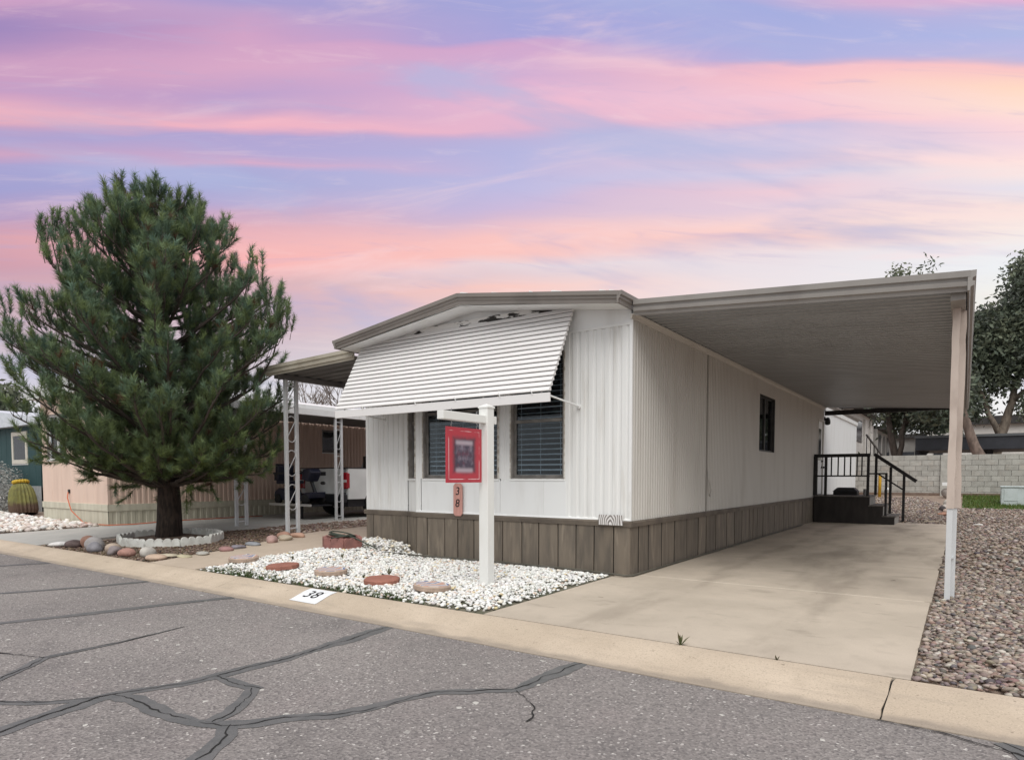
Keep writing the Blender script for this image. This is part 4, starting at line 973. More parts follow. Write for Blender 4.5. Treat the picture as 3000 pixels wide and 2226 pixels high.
def stone(x, y, kind, label, rz, tilt=(0,0)):
    z = h(x, y)+.012; r = .205; t = .055
    R = Matrix.Rotation(tilt[0],3,'X') @ Matrix.Rotation(tilt[1],3,'Y') @ Matrix.Rotation(rz,3,'Z')
    if kind == 'hex':
        s = root('stepping_stone', (x,y,z), label, 'stepping stone', 'stepping stones in the pebble bed')
        pts = []
        for i in range(6):
            for d in (-.16,.16): a = i*math.pi/3+d; pts.append((r*1.04*math.cos(a), r*1.04*math.sin(a)))
        mb = MB()
        for k, zz in ((1,0),(1,t*.8),(.95,t)): mb.v += [Vector((x,y,z)) + R @ Vector((a*k,b*k,zz)) for a, b in pts]
        n = 12; mb.f = [tuple(range(n))[::-1], tuple(range(2*n,3*n))] + [(l*n+i, l*n+(i+1)%n, (l+1)*n+(i+1)%n, (l+1)*n+i) for l in (0,1) for i in range(n)]
        mb.build('slab', mRedSt, s)
    else:
        s = root('stepping_stone', (x,y,z), label, 'stepping stone', 'stepping stones in the pebble bed')
        MB().lathe([(r*.9,0),(r,.015),(r,t),(r*.94,t+.012)], (x,y,z), 20, R).build('slab', mTanSt, s)
        MB().lathe([(r*.90,t+.010),(r*.88,t+.016)], (x,y,z), 20, R).build('painted_top', mDeco, s)
stone(-8.42,5.30,'round','round stepping stone with painted top nearest the path',.2,(.04,.03))
stone(-7.44,5.25,'hex','red hexagonal stepping stone nearer the path',.15,(.03,-.03))
stone(-6.57,5.34,'round','round painted stepping stone between the two red hexagonal ones',.8,(.02,.02))
stone(-5.56,5.26,'hex','red hexagonal stepping stone nearer the white sign post',.1,(.03,.02))
stone(-4.74,5.22,'round','round painted stepping stone nearest the white sign post',1.4,(-.04,.05))

def scallop(c, ang, L, n, hgt, thick, mat, name, label, group, cat='edging block'):
    """concrete edging block with a scalloped top edge"""
    poly = [(-L/2,0)]
    r = L/n/2
    top = []
    for i in range(n):
        cx = -L/2 + r*(2*i+1)
        for t in np.linspace(math.pi, 0, 6): top.append((cx+r*.99*math.cos(t), hgt-r*1.05+r*1.05*math.sin(t)))
    poly = [(-L/2,-.05)] + top + [(L/2,-.05)]
    R = Matrix.Rotation(ang,4,'Z'); R.translation = Vector((c[0],c[1],h(*c)))
    mb = MB(R).prism(poly, 'y', -thick/2, thick/2)
    o = mb.build(name, mat, origin=(c[0],c[1],h(*c)), bevel=.003); return tag(o, label, cat, group)
mEdgeW = M('white_edging', (.66,.66,.62), (.50,.49,.45), scale=6, rough=.85, bump=.2)
cx, cy, rx, ry = -12.08, 6.12, 1.10, .80
EW = ['nearest the patio cover posts', 'back right piece behind the trunk', 'rear piece right behind the trunk', 'rear piece left behind the trunk', 'back left piece by the neighbouring concrete',
      'leftmost piece facing the peach home', 'front left piece above the blue grey rock', 'front piece facing the street left of centre', 'front piece facing the street right of centre', 'rightmost piece nearest the white home']
per = 10
for i in range(per):
    a0, a1 = i/per*2*math.pi+.2, (i+1)/per*2*math.pi+.2
    p, q = (cx+rx*math.cos(a0), cy+ry*math.sin(a0)), (cx+rx*math.cos(a1), cy+ry*math.sin(a1))
    L = math.hypot(q[0]-p[0], q[1]-p[1])
    scallop(((p[0]+q[0])/2,(p[1]+q[1])/2), math.atan2(q[1]-p[1],q[0]-p[0])+random.uniform(-.04,.04), L*.985, 4, .14, .05, mEdgeW, 'scalloped_edging',
        'white scalloped edging block of the pine ring, ' + EW[i], 'white edging blocks round the pine')
tag(patch('ring_soil', [(-12.9,5.6),(-11.3,5.6),(-11.3,6.65),(-12.9,6.65)], 4, 4, .045, M('dark_soil', (.075,.05,.036), (.12,.085,.06), scale=9, rough=.95, bump=.5)), kind='structure')
mEdgeR = M('red_edging', (.30,.135,.115), (.21,.10,.088), scale=6, rough=.85, bump=.2)
cx, cy, rx, ry = -8.30, 6.98, .36, .27
ER = ['right rear piece by the pebble heap', 'rear piece towards the home', 'left rear piece by the path', 'left front piece by the path', 'front piece facing the stepping stones', 'right front piece by the pebbles']
for i in range(6):
    a0, a1 = i/6*2*math.pi+.3, (i+1)/6*2*math.pi+.3
    p, q = (cx+rx*math.cos(a0), cy+ry*math.sin(a0)), (cx+rx*math.cos(a1), cy+ry*math.sin(a1))
    scallop(((p[0]+q[0])/2,(p[1]+q[1])/2), math.atan2(q[1]-p[1],q[0]-p[0])+random.uniform(-.08,.08), math.hypot(q[0]-p[0],q[1]-p[1])*1.02, 3, .175, .055, mEdgeR, 'red_edging',
        'red scalloped edging block of the hose ring, ' + ER[i], 'red edging blocks round the hose')
mHose = M('green_hose', (.035,.05,.035), (.055,.065,.05), rough=.5)
hp = []
for i in range(46):
    t = i/45*2*math.pi*2.6; hp.append((cx+(.24-.02*(i/45))*math.cos(t), cy+.19*math.sin(t), h(cx,cy)+.14+.025*(i/15)+.03*math.sin(t*1.3)))
hp += [(cx+.3,cy-.02,.28),(cx+.45,cy+.02,.22),(cx+.75,cy+.06,.12)]
tag(MB().tube(hp, .011, 7).build('hose_coil', mHose, origin=(cx,cy,.1), smooth=True), 'dark green hose coiled in the small red brick ring', 'hose')
dp = [(-7.45,7.02,.07),(-7.1,7.18,.05),(-6.6,7.30,.035),(-6,7.37,.035),(-5.2,7.385,.035),(-4.5,7.37,.035),(-4.0,7.35,.035),(-3.6,7.30,.03),(-3.42,7.31,.022),(-3.36,7.40,.02),(-3.36,7.7,.02),(-3.37,9,.02),(-3.37,11,.02),(-3.38,14,.02),(-3.38,19,.02)]
fine = []
for a, b in zip(dp, dp[1:]):
    for t in np.linspace(0,1,5)[:-1]: fine.append(Vector(a).lerp(Vector(b), t) + Vector((0,random.uniform(-.006,.006) if a[1] < 7.4 else 0,0)))
tag(MB().tube(fine, .014, 7).build('skirting_hose', M('dusty_hose', (.075,.07,.055), (.11,.10,.08), rough=.7), origin=(-3.5,7.3,0), smooth=True), 'dark hose lying along the foot of the brown skirting', 'hose')

# painted number on the kerb
kn_ = root('kerb_number', (-5.75,4.4,-.02), 'white painted panel with number 38 on the kerb', 'painted number')
def kdrop(pts):
    return [Vector((x, y, kz(y)+dz)) for x, y, dz in pts]
mb = MB(); n = 10
for i in range(n+1):
    y = 4.225 + .345*i/n; mb.v += kdrop([(-5.91-.06*i/n+.02,y,.004),(-5.46-.06*i/n,y,.004)])
    if i: mb.f.append((2*i-2,2*i-1,2*i+1,2*i))
mb.build('panel', M('road_paint_white', (.76,.77,.78), (.62,.60,.57), scale=9, rough=.6, lo=.58, hi=.75), kn_, recalc=False)
for ch, x in (('3',-5.775),('8',-5.655)):
    o = text(ch, .22, mInk, 'digit', kn_, Matrix.Translation((x,4.40,0)), 0)
    me = o.data
    bm = bmesh.new(); bm.from_mesh(me); bmesh.ops.subdivide_edges(bm, edges=[e for e in bm.edges if e.calc_length() > .05], cuts=2)
    for v in bm.verts:
        w_ = v.co + WL['kerb_number']; v.co.z = kz(w_.y)+.008-WL['kerb_number'].z
    bm.to_mesh(me); bm.free()

# weeds
mWeed = M('weed_leaf', (.07,.085,.03), (.12,.10,.05), scale=20, rough=.7)
def weed(x, y, n, L, label, seed, spread=.6, w=.008):
    rg = random.Random(seed); z = h(x,y)-.005; mb = MB()
    for i in range(n):
        a = rg.uniform(0,6.28); e = rg.uniform(.15,1)*spread; l = L*rg.uniform(.5,1)
        d = Vector((math.cos(a)*math.sin(e), math.sin(a)*math.sin(e), math.cos(e))); s = Vector((-math.sin(a),math.cos(a),0))*w
        p = Vector((x,y,z)); q = p+d*l*.55; r_ = p+d*l+Vector((0,0,-l*.15*e))
        mb.add([p-s*.6,p+s*.6,q+s,q-s,r_], [(0,1,2,3),(3,2,4)])
    tag(mb.build('weed', mWeed, origin=(x,y,z), recalc=False), label, 'weed')
weed(-1.70,4.598,7,.13,'weed sprouting from the joint between kerb and driveway',1,.9,.009)
weed(-1.02,4.598,5,.05,'tiny weed tuft in the kerb joint towards the right corner of the driveway',2)
weed(-5.95,5.75,9,.15,'dry grass tuft in the white pebbles behind the stepping stones',3)
weed(-5.98,5.35,7,.12,'small dry sprig among the pebbles just left of a red stepping stone',4)
weed(-7.5,6.3,8,.12,'thin weed in the middle of the white pebbles',5)
weed(-7.9,5.75,7,.10,'sparse sprig in the pebbles behind the left red stepping stone',6)

# low weeds creeping between the pebbles along the street and driveway edges
rs = np.random.RandomState(77); n = 5200
t_ = rs.rand(n); e_ = np.abs(rs.normal(0,.16,n))
wx = np.where(t_ < .62, rs.uniform(-8.2,-3.6,n), -3.66-e_*1.3); wy = np.where(t_ < .62, 4.64+e_, rs.uniform(4.7,7.2,n))
kp = (np.sin(wx*2.3+.6)+np.sin(wy*3.1+wx)+rs.normal(0,.5,n)) > .25; wx, wy = wx[kp], wy[kp]; n = len(wx)
a_ = rs.uniform(0,6.28,n); L_ = rs.uniform(.015,.045,n); wz = H(wx,wy)-.01
dx, dy = np.cos(a_), np.sin(a_); lean = rs.uniform(.3,1.4,n)
V = np.stack([np.stack([wx-dy*.006,wy+dx*.006,wz],1), np.stack([wx+dy*.006,wy-dx*.006,wz],1), np.stack([wx+dx*L_*lean,wy+dy*L_*lean,wz+L_+.012],1)],1).reshape(-1,3)
cc = np.repeat(np.stack([rs.uniform(.05,.10,n),rs.uniform(.075,.13,n),rs.uniform(.025,.05,n)],1),3,0)
tag(link('creeping_weeds', np_mesh('creeping_weeds', V, np.arange(3*n).reshape(-1,3), mLeaf, cc)), 'low green weeds between the pebbles along the bed edges', 'weeds', kind='stuff')

# ================================================================== TREES
def needle_tree(x, y):
    z0 = h(x, y); rg = random.Random(21); rs = np.random.RandomState(21)
    tr = root('pine_tree', (x,y,z0), 'broad dark green pine tree inside a ring of scalloped edging', 'pine tree')
    mBark = M('pine_bark', (.055,.038,.029), (.022,.016,.013), scale=9, stretch=(2.2,2.2,.6), rough=.95, bump=1., bscale=11)
    tp = []; rr = []
    for i in range(15):
        t = i/14; zz = z0-.1 + 6.5*t
        tp.append((x+.10*math.sin(t*4)*t-.10*t, y+.06*math.sin(t*5+1)*t, zz)); rr.append(.205*(1-t)**.9+.014 if t > .02 else .245)
    mbt = MB().tube(tp, rr, 18)
    for v in mbt.v:
        c = Vector((x, y, v.z)); d = v-c; k = 1+.09*math.sin(math.atan2(d.y,d.x)*5+v.z*3)+rg.uniform(-.06,.06); v.x = x+d.x*k; v.y = y+d.y*k
    mbt.build('trunk', mBark, tr, smooth=True)
    zr = [.95,1.15,1.6,2.4,3.3,4.0,4.6,5.2,5.7,6.2,6.75]; rad = [1.2,1.6,2.05,2.4,2.45,2.35,2.1,1.7,1.25,.75,.12]
    def R(z): return float(np.interp(z, zr, rad))
    br = MB(); tufts = []
    def shoot(p, d, L, w):
        n = max(2, int(L/.085)); q = Vector(p); d = d.normalized(); pts = [q.copy()]
        for i in range(n):
            d = (d + Vector((rg.gauss(0,.10),rg.gauss(0,.10),.14))).normalized(); q = q + d*(L/n); pts.append(q.copy())
            if i >= n*.25: tufts.append((q.copy(), d.copy(), i/(n-1) if n > 1 else 1))
        br.tube(pts, [w*(1-.8*i/n) for i in range(n+1)], 4, cap=False)
    NB = 150
    for b in range(NB):
        t = (b+.5)/NB; zt_ = 1.30 + (6.25-1.30)*t**1.08; az = b*2.39996 + rg.uniform(-.35,.35)
        zt_ += rg.uniform(-.25,.25); rt_ = R(min(zt_, 6.7))*rg.uniform(.68,1.02)
        z_at = max(1.05, zt_ - .42*rt_ - rg.uniform(.05,.35)) if zt_ > 1.8 else rg.uniform(1.05,1.5)
        k = (z_at-z0+.1)/6.5*14; i = int(k); A = Vector(tp[i]).lerp(Vector(tp[min(i+1,14)]), k-i)
        B = Vector((x-.08+rt_*math.cos(az), y+rt_*math.sin(az), zt_+z0*0))
        if zt_ < 1.8: B.z = rg.uniform(1.30,1.75)
        C1 = A.lerp(B,.5) + Vector((0,0,-.10*rt_)); n = 9; pts = []
        for j in range(n+1):
            u = j/n; pts.append(A*(1-u)**2 + C1*2*u*(1-u) + B*u*u + Vector((rg.gauss(0,.015),rg.gauss(0,.015),rg.gauss(0,.012))))
        br.tube(pts, [(.018+.014*rt_)*(1-.85*j/n)+.004 for j in range(n+1)], 5, cap=False)
        bl = (B-A).length
        ns = int(8+bl*10)
        for s in range(ns):
            u = rg.uniform(.10,1)**.75; j = min(n-1, int(u*n)); P = pts[j].lerp(pts[j+1], u*n-j); d = (pts[j+1]-pts[j]).normalized()
            sd_ = Vector((rg.gauss(0,1),rg.gauss(0,1),rg.gauss(.15,.55))).normalized()
            dd = d*.65 + sd_*.75 + Vector((0,0,(.5+.35*t) if zt_ > 1.9 else rg.uniform(-.5,.3))); shoot(P, dd, rg.uniform(.26,.60)*(1.15-.35*u), .006)
        shoot(pts[-1], (pts[-1]-pts[-2]).normalized()+Vector((0,0,.5+t)), rg.uniform(.25,.5), .007)
    # pointed leaders that break the outline at the top
    rt = Vector((math.cos(YAW),math.sin(YAW),0))
    for dx, zt_, L in ((-.25,6.78,.55),(-.40,6.35,.4),(-1.35,6.50,.75),(-2.15,6.22,.75),(-1.75,6.05,.5),(.30,6.40,.6),(.62,6.28,.55),(1.0,6.05,.45),(-.85,6.2,.4),(1.45,5.0,.4),(2.3,4.55,.6),(2.05,4.85,.5),(-2.7,4.75,.5),(-2.95,4.45,.45),(-2.0,6.30,.6),(-1.2,6.62,.5),(.45,6.55,.5),(.1,6.3,.4),(-1.55,5.9,.5),(1.7,5.45,.5)):
        for k in range(7): 
            P = Vector((x,y,0)) + rt*(dx+rg.gauss(0,.07)) + Vector((rg.gauss(0,.08),rg.gauss(0,.08),zt_-L*rg.uniform(.75,1.4)))
            shoot(P, Vector((rg.gauss(0,.18),rg.gauss(0,.18),1)), L*rg.uniform(.55,.95), .008)
        P = Vector((x,y,0)) + rt*dx*.72 + Vector((0,0,zt_-L-1.1)); br.tube([P, P.lerp(Vector((x,y,0))+rt*dx+Vector((0,0,zt_-L)),.6), Vector((x,y,0))+rt*dx+Vector((0,0,zt_-.12))], [.022,.016,.006], 5, cap=False)
    br.build('branches', M('twig_bark', (.085,.068,.055), (.05,.04,.033), rough=.9), tr, recalc=False)
    P = np.array([t[0][:] for t in tufts]); D = np.array([t[1][:] for t in tufts]); n = len(P); K = 42
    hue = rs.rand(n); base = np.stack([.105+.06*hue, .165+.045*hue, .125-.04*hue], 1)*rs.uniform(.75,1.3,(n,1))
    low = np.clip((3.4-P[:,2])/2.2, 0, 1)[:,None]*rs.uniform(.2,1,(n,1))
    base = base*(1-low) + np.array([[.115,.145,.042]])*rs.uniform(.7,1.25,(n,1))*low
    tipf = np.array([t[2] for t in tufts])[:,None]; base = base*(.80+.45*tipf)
    dead = rs.rand(n) < .02; base[dead] = (.13,.075,.045)
    rv = rs.normal(size=(n,K,3)); dots = (rv*D[:,None]).sum(2, keepdims=True); perp = rv-dots*D[:,None]; perp /= np.linalg.norm(perp,axis=2,keepdims=True)+1e-9
    sp_ = rs.uniform(.35,1.15,(n,K,1)); nd_ = D[:,None]*np.cos(sp_) + perp*np.sin(sp_)
    L = rs.uniform(.08,.155,(n,K,1)); st_ = P[:,None] + D[:,None]*rs.uniform(-.06,.05,(n,K,1))
    wd = np.cross(nd_, rs.normal(size=(n,K,3))); wd /= np.linalg.norm(wd,axis=2,keepdims=True)+1e-9; wd *= .0047
    tip = st_+nd_*L; tip[:,:,2] += .01
    V = np.stack([st_-wd, st_+wd, tip], 2).reshape(-1,3)
    cc = np.repeat(np.repeat(base,K,0)*rs.uniform(.8,1.2,(n*K,1)), 3, 0)
    print('pine tufts', n, 'tris', n*K)
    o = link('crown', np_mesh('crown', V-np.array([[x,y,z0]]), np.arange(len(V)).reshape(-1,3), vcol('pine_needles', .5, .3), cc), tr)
    return tr
needle_tree(-12.40, 6.26)

def leafy(name, base, limbs, blobs, nleaf, lsize, pal, label, cat='tree', bark=(.13,.105,.085), seed=1, r0=.25, clump=.35, group=None):
    """limbs: list of (points, r0, r1); blobs: list of (centre, radii) filled with leaf clumps"""
    rs = np.random.RandomState(seed); t = root(name, base, label, cat, group)
    mb = MB()
    mk = M('bark_'+str(bark), bark, tuple(v*.55 for v in bark), scale=4, stretch=(2,2,.6), rough=.9, bump=.5, bscale=8)
    for i, (pts, a, b) in enumerate(limbs):
        q = MB(); f = [Vector(p) for p in pts]; g = []
        for k, (p0, p1) in enumerate(zip(f, f[1:])):
            for u in np.linspace(0,1,4)[:-1]: g.append(p0.lerp(p1,u)+Vector(rs.normal(0,.03,3)))
        g.append(f[-1]); m = len(g); q.tube(g, [a+(b-a)*j/(m-1) for j in range(m)], 8)
        q.build('trunk' if i == 0 else 'limb', mk, t, smooth=True)
    C = []; W_ = np.array([r[0]*r[1]*r[2]+.18 for _, r in blobs]); nc_ = max(30, nleaf//45)
    for _ in range(nc_):
        b = blobs[rs.choice(len(blobs), p=W_/W_.sum())]
        v = rs.normal(size=3); v /= np.linalg.norm(v); v *= rs.uniform(.35,1)**.6
        C.append(np.array(b[0])+v*np.array(b[1]))
    C = np.array(C); k = rs.randint(0, len(C), nleaf); off = rs.normal(size=(nleaf,3))*clump*np.array([1,1,.75]); P = C[k]+off
    nrm = rs.normal(size=(nleaf,3)); u = np.cross(nrm, rs.normal(size=(nleaf,3))); u /= np.linalg.norm(u,axis=1,keepdims=True); v = np.cross(nrm,u); v /= np.linalg.norm(v,axis=1,keepdims=True)
    s = lsize*rs.uniform(.6,1.4,(nleaf,1)); V = np.stack([P-u*s, P+v*s*.42, P+u*s, P-v*s*.42], 1).reshape(-1,3)
    pal = np.array(pal); cl = pal[rs.randint(0,len(pal),len(C))]; c = np.repeat(cl[k]*rs.uniform(.7,1.3,(nleaf,1)),4,0)
    link('crown', np_mesh('crown', V-np.array([base]), np.arange(4*nleaf).reshape(-1,4), mLeaf, c), t)
    return t
EU = [(.140,.165,.115),(.105,.130,.095),(.180,.200,.135),(.125,.142,.118)]
leafy('broadleaf_tree', (1.1,43,.55), [([(.9,43,.5),(1.5,43,3.4),(1.9,43.2,5.2),(2.2,43.4,7.5)],.34,.10), ([(1.5,43,3.4),(.7,42.6,5.2),(.2,42.3,6.8)],.16,.05), ([(1.9,43.2,5.2),(3.0,43,6.2),(3.9,43,8)],.15,.05), ([(.2,42.3,5.6),(-.4,42,4.7),(-1.3,41.8,4.9),(-2.0,41.6,5.7)],.09,.03)],
   [((2.7,43,10.6),(1.2,1.5,2.1)),((1.35,43,8.7),(1.15,1.5,1.7)),((.25,43,9.0),(.55,.9,1.3)),((.1,43,7.2),(1,1.3,1.4)),((1.4,43,6.7),(1.1,1.4,.8)),((3.2,43,7.8),(1.3,1.5,1.6)),((-.8,43,6.4),(1,1,1.2)),((.0,43,5.2),(.9,1,.9)),((3.1,43,5.0),(.8,1,.6))], 34000, .125, EU,
   'tall dark tree with forked pale limbs behind the block wall at right', bark=(.26,.21,.165), seed=4, clump=.34)
leafy('fork_trunk_tree', (-3.1,40,.55), [([(-2.95,40,.5),(-3.05,40,2.2),(-3.45,40,4.2),(-3.7,40.2,7.5)],.25,.08), ([(-2.98,40,1.6),(-2.75,40,3.6),(-2.5,39.8,6),(-2.3,39.8,10)],.15,.05), ([(-2.75,40,3.9),(-1.6,39.6,5.0),(-.9,39.4,4.5),(-.3,39.2,4.55)],.09,.04)],
   [((-3.2,40,6.6),(1.6,1.6,1.6)),((-2.2,39.8,5.8),(1.5,1.4,1.1)),((-1.2,39.6,5.3),(1.1,1.2,.9)),((-3.1,40,9.2),(.9,1,1.8)),((-2.2,40,10.0),(.7,.8,1.4)),((-3.22,40,11.6),(.32,.4,.55)),((-2.02,40,11.8),(.26,.35,.55)),((-1.5,40,4.6),(1.2,1,.75)),((-3.4,40.5,4.9),(.9,.8,.6)),((-2.2,40.3,5.2),(1.6,1,.7)),((-.9,40.3,4.4),(.7,.8,.6)),((-3.0,41,4.3),(.6,.6,.4)),((-2.4,40.8,4.2),(1.7,.8,.6)),((-1.2,40.8,4.0),(1.2,.8,.5))], 26000, .11, EU,
   'fork trunked tree behind the block wall seen under the carport roof', bark=(.075,.058,.048), seed=6, clump=.26)
leafy('leaning_tree', (.7,36,.55), [([(1.05,36,.5),(.55,36,2.0),(-.05,36.1,3.8),(-.5,36.2,5.4)],.30,.12)], [((-.6,36.3,5.6),(.9,.9,.8)),((-1.3,36.4,4.9),(.8,.8,.6)),((-.9,36.4,4.3),(.9,.9,.45))], 2600, .13, EU, 'leaning brown trunk with low dark foliage behind the carport column', bark=(.19,.14,.115), seed=8, clump=.3)
leafy('far_tree', (-43,13.2,.16), [([(-43,13.2,0),(-43,13.2,4.5)],.2,.06)], [((-43.3,13.2,4.4),(1.0,1.5,1.1)),((-42.8,13.2,5.5),(.6,.8,.7)),((-41.6,13.5,4.0),(1,1.2,.9))], 2200, .17, EU, 'small tree behind the roof of the green house at far left', seed=9, clump=.3)
def bare(x, y, top, seed, label):
    rg = random.Random(seed); t = root('bare_tree', (x,y,.16), label, 'bare tree', 'bare trees far behind the patio cover'); mb = MB()
    def grow(p, d, L, r, n):
        q = p + d*L; mb.tube([p, p.lerp(q,.5)+Vector((rg.gauss(0,.05),rg.gauss(0,.05),0))*L, q], [r, r*.85, r*.7], 4, cap=False)
        if n == 0: return
        for _ in range(3 if n > 1 else 4):
            grow(q, (d + Vector((rg.gauss(0,.5),rg.gauss(0,.5),rg.gauss(.15,.3)))).normalized(), L*rg.uniform(.6,.8), r*.62, n-1)
    grow(Vector((x,y,.1)), Vector((0,0,1)), top*.36, .12, 5); mb.build('branches', M('bare_twigs', (.22,.19,.175), rough=.9), t, recalc=False)
bare(-28.0,21.5,5.6,2,'leafless grey tree glimpsed under the patio cover at left'); bare(-25.8,21.6,5.5,5,'leafless grey tree glimpsed just left of the slatted awning')

# ================================================================== NEIGHBOURS AT LEFT
ph = root('peach_home', (-18.2,6.86,.1), 'peach mobile home with cream skirting behind the pine', 'mobile home')
mPeach = M('peach_siding', (.74,.56,.46), (.66,.49,.40), scale=1.2, stretch=(4,4,.6), rough=.6, lo=.4, hi=.8)
mCream = M('cream_skirting', (.60,.57,.46), (.50,.47,.37), scale=1.5, stretch=(5,5,.6), rough=.6)
NX, NY = -16.33, 6.86
ribbed((-20.08,NY), (NX,NY), (0,-1), .60, 3.3, .62, .006, [(.38,1.48,1.68,2.85)], shape=(0,.955,.965,.99)).build('front_wall', mPeach, ph)
ribbed((NX,NY), (NX,20), (1,0), .60, 3.3, .13, .016, [(13.0-NY,13.75-NY,2.0,2.7)]).build('side_wall', mPeach, ph)
MB().box(-20.08,NY+.02,.1,-20.06,20,3.3).box(-20.08,19.98,.1,NX,20,3.3).build('rear_wall', mPeach, ph)
MB().box(-20.1,NY+.4,.1,NX-.05,NY+.45,3.2).box(NX-.5,12.5,.6,NX-.45,14.5,3.2).build('inner_partition', mRoom, ph)
MB().box(NX-.03,NY-.02,.6,NX+.03,NY+.03,3.3).build('corner_trim', mPeach, ph)
MB().box(-20.10,NY-.03,.44,NX+.03,NY+.0,.60).box(NX,NY,.44,NX+.03,20,.60).build('trim_band', mCream, ph, bevel=.006)
ribbed((-20.08,NY), (NX,NY), (0,-1), .0, .44, .25, .008, shape=(0,.85,.9,.97)).build('skirting', mCream, ph)
ribbed((NX,NY), (NX,20), (1,0), .05, .44, .17, .014).build('skirting', mCream, ph)
MB().prism([(-20.3,3.26),(-20.3,3.40),(-18.2,3.72),(NX+.15,3.40),(NX+.15,3.26)], 'y', NY-.25, 20.2).build('roof', mTrimW, ph)
window(ph, (0,NY), (1,0), (0,-1), -19.70, -18.60, 1.68, 2.85, fm=mTrimW, blinds=False, mull=(-19.15,))
window(ph, (NX,0), (0,1), (1,0), 13.0, 13.75, 2.0, 2.7, fm=mFrameG, blinds=False)
cp_ = [(-18.42,6.82,.86),(-18.36,6.78,.72),(-18.0,6.72,.42),(-17.3,6.70,.16),(-16.8,6.72,.13),(-16.2,6.8,.13),(-15.9,7.2,.14),(-15.8,8.0,.175),(-15.8,9.2,.175),(-15.75,10.5,.175)]
tag(MB().tube(cp_, .012, 6).build('extension_cord', M('orange_cord', (.55,.13,.05), rough=.5), origin=(-17,6.75,.1), smooth=True), 'orange cord running from the peach home across the concrete', 'cord')
tag(MB().box(-18.47,NY-.03,.84,-18.37,NY-.007,.93).build('outlet_box', mBlk, origin=(-18.42,NY-.01,.84), bevel=.005), 'small dark outlet box on the peach wall', 'outlet')

gh_ = root('green_home', (-27,8.2,.16), 'dark green house with white roof edge at the far left', 'house')
mGreen = M('green_siding', (.018,.055,.058), (.024,.065,.068), scale=2, rough=.7)
ribbed((-36,8.2), (-24.1,8.2), (0,-1), .95, 2.95, .5, .012, [(36-26.5,36-25.15,1.67,2.75)], shape=(0,.93,.95,.98)).build('front_wall', mGreen, gh_)
MB().box(-24.12,8.2,.9,-24.08,16,2.95).build('side_wall', mGreen, gh_)
ribbed((-36,8.2), (-24.1,8.2), (0,-1), .0, .95, .3, .02, shape=(0,.85,.9,.97)).build('skirting', M('grey_skirting', (.33,.34,.34), (.27,.27,.27), rough=.8), gh_)
MB().box(-36,8.9,.1,-24.2,8.95,2.9).build('inner_partition', mRoom, gh_)
MB().prism([(-36.3,2.90),(-36.3,3.25),(-30,3.75),(-23.8,3.12),(-23.8,2.90)], 'y', 7.95, 16).build('roof', M('white_roof', (.62,.65,.69), (.52,.55,.6), rough=.5), gh_)
window(gh_, (0,8.2), (1,0), (0,-1), -26.5, -25.15, 1.67, 2.75, fm=M('cream_frame', (.62,.58,.50), rough=.6), fw=.13, inset=-.03, blinds=False)

# barrel cactus with yellow fruit
cz = h(-23.0,7.35)
ca = root('barrel_cactus', (-23.0,7.35,cz), 'fat ribbed barrel cactus with yellow fruit leaning in front of the green house', 'cactus')
mb = MB(); n = 44; Rt = Matrix.Rotation(-.22,3,'Y')
prof = [(.31,0),(.34,.12),(.34,.32),(.32,.55),(.28,.76),(.20,.90),(.08,.96)]
for r_, z in prof:
    for j in range(n):
        k = r_*(1+(.07 if j % 2 else -.05)); a = j*2*math.pi/n; mb.v.append(Vector((-23.0,7.35,cz)) + Rt @ Vector((k*math.cos(a),k*math.sin(a),z)))
mb.f = [(i*n+j,i*n+(j+1)%n,(i+1)*n+(j+1)%n,(i+1)*n+j) for i in range(len(prof)-1) for j in range(n)]+[tuple(range(n*(len(prof)-1),n*len(prof)))]
def cacm():
    m = M('cactus_skin', (.20,.19,.06), (.14,.135,.05), scale=8, rough=.8, bump=.4, bscale=60); T = m.node_tree; b = T.nodes['Principled BSDF']
    src = b.inputs['Base Color'].links[0].from_socket; tc = N(T, 'ShaderNodeTexCoord'); s = N(T, 'ShaderNodeSeparateXYZ'); T.links.new(tc.outputs['Object'], s.inputs[0])
    nn = N(T, 'ShaderNodeTexNoise'); nn.inputs['Scale'].default_value = 6; T.links.new(tc.outputs['Object'], nn.inputs[0])
    T.links.new(mixc(T, maprange(T, math_(T, 'ADD', s.outputs[2], math_(T, 'MULTIPLY', nn.outputs[0], .2)), .50, .36), src, (.10,.062,.042)), b.inputs['Base Color']); return m
mb.build('body', cacm(), ca, recalc=False)
rg = random.Random(2); fr = MB()
for i in range(16):
    a = i/16*6.28; p = Vector((-23.0,7.35,cz)) + Rt @ Vector((.17*math.cos(a),.17*math.sin(a),.93)); fr.lathe([(.02,0),(.05,.03),(.045,.09),(.015,.11)], p, 7)
fr.build('fruit', M('yellow_fruit', (.55,.38,.03), (.45,.28,.03), rough=.6), ca, smooth=True)
leafy('silver_shrub', (-25.3,7.4,.12), [([(-25.3,7.4,.0),(-25.3,7.4,.7)],.05,.02)], [((-25.3,7.4,.75),(1.0,.7,.7)),((-26.0,7.4,1.0),(.9,.7,.7)),((-24.6,7.5,.55),(.5,.4,.4))], 5200, .045, [(.36,.36,.34),(.28,.285,.27),(.42,.42,.40)], 'silvery grey shrub beside the barrel cactus', cat='shrub', seed=12, clump=.16)

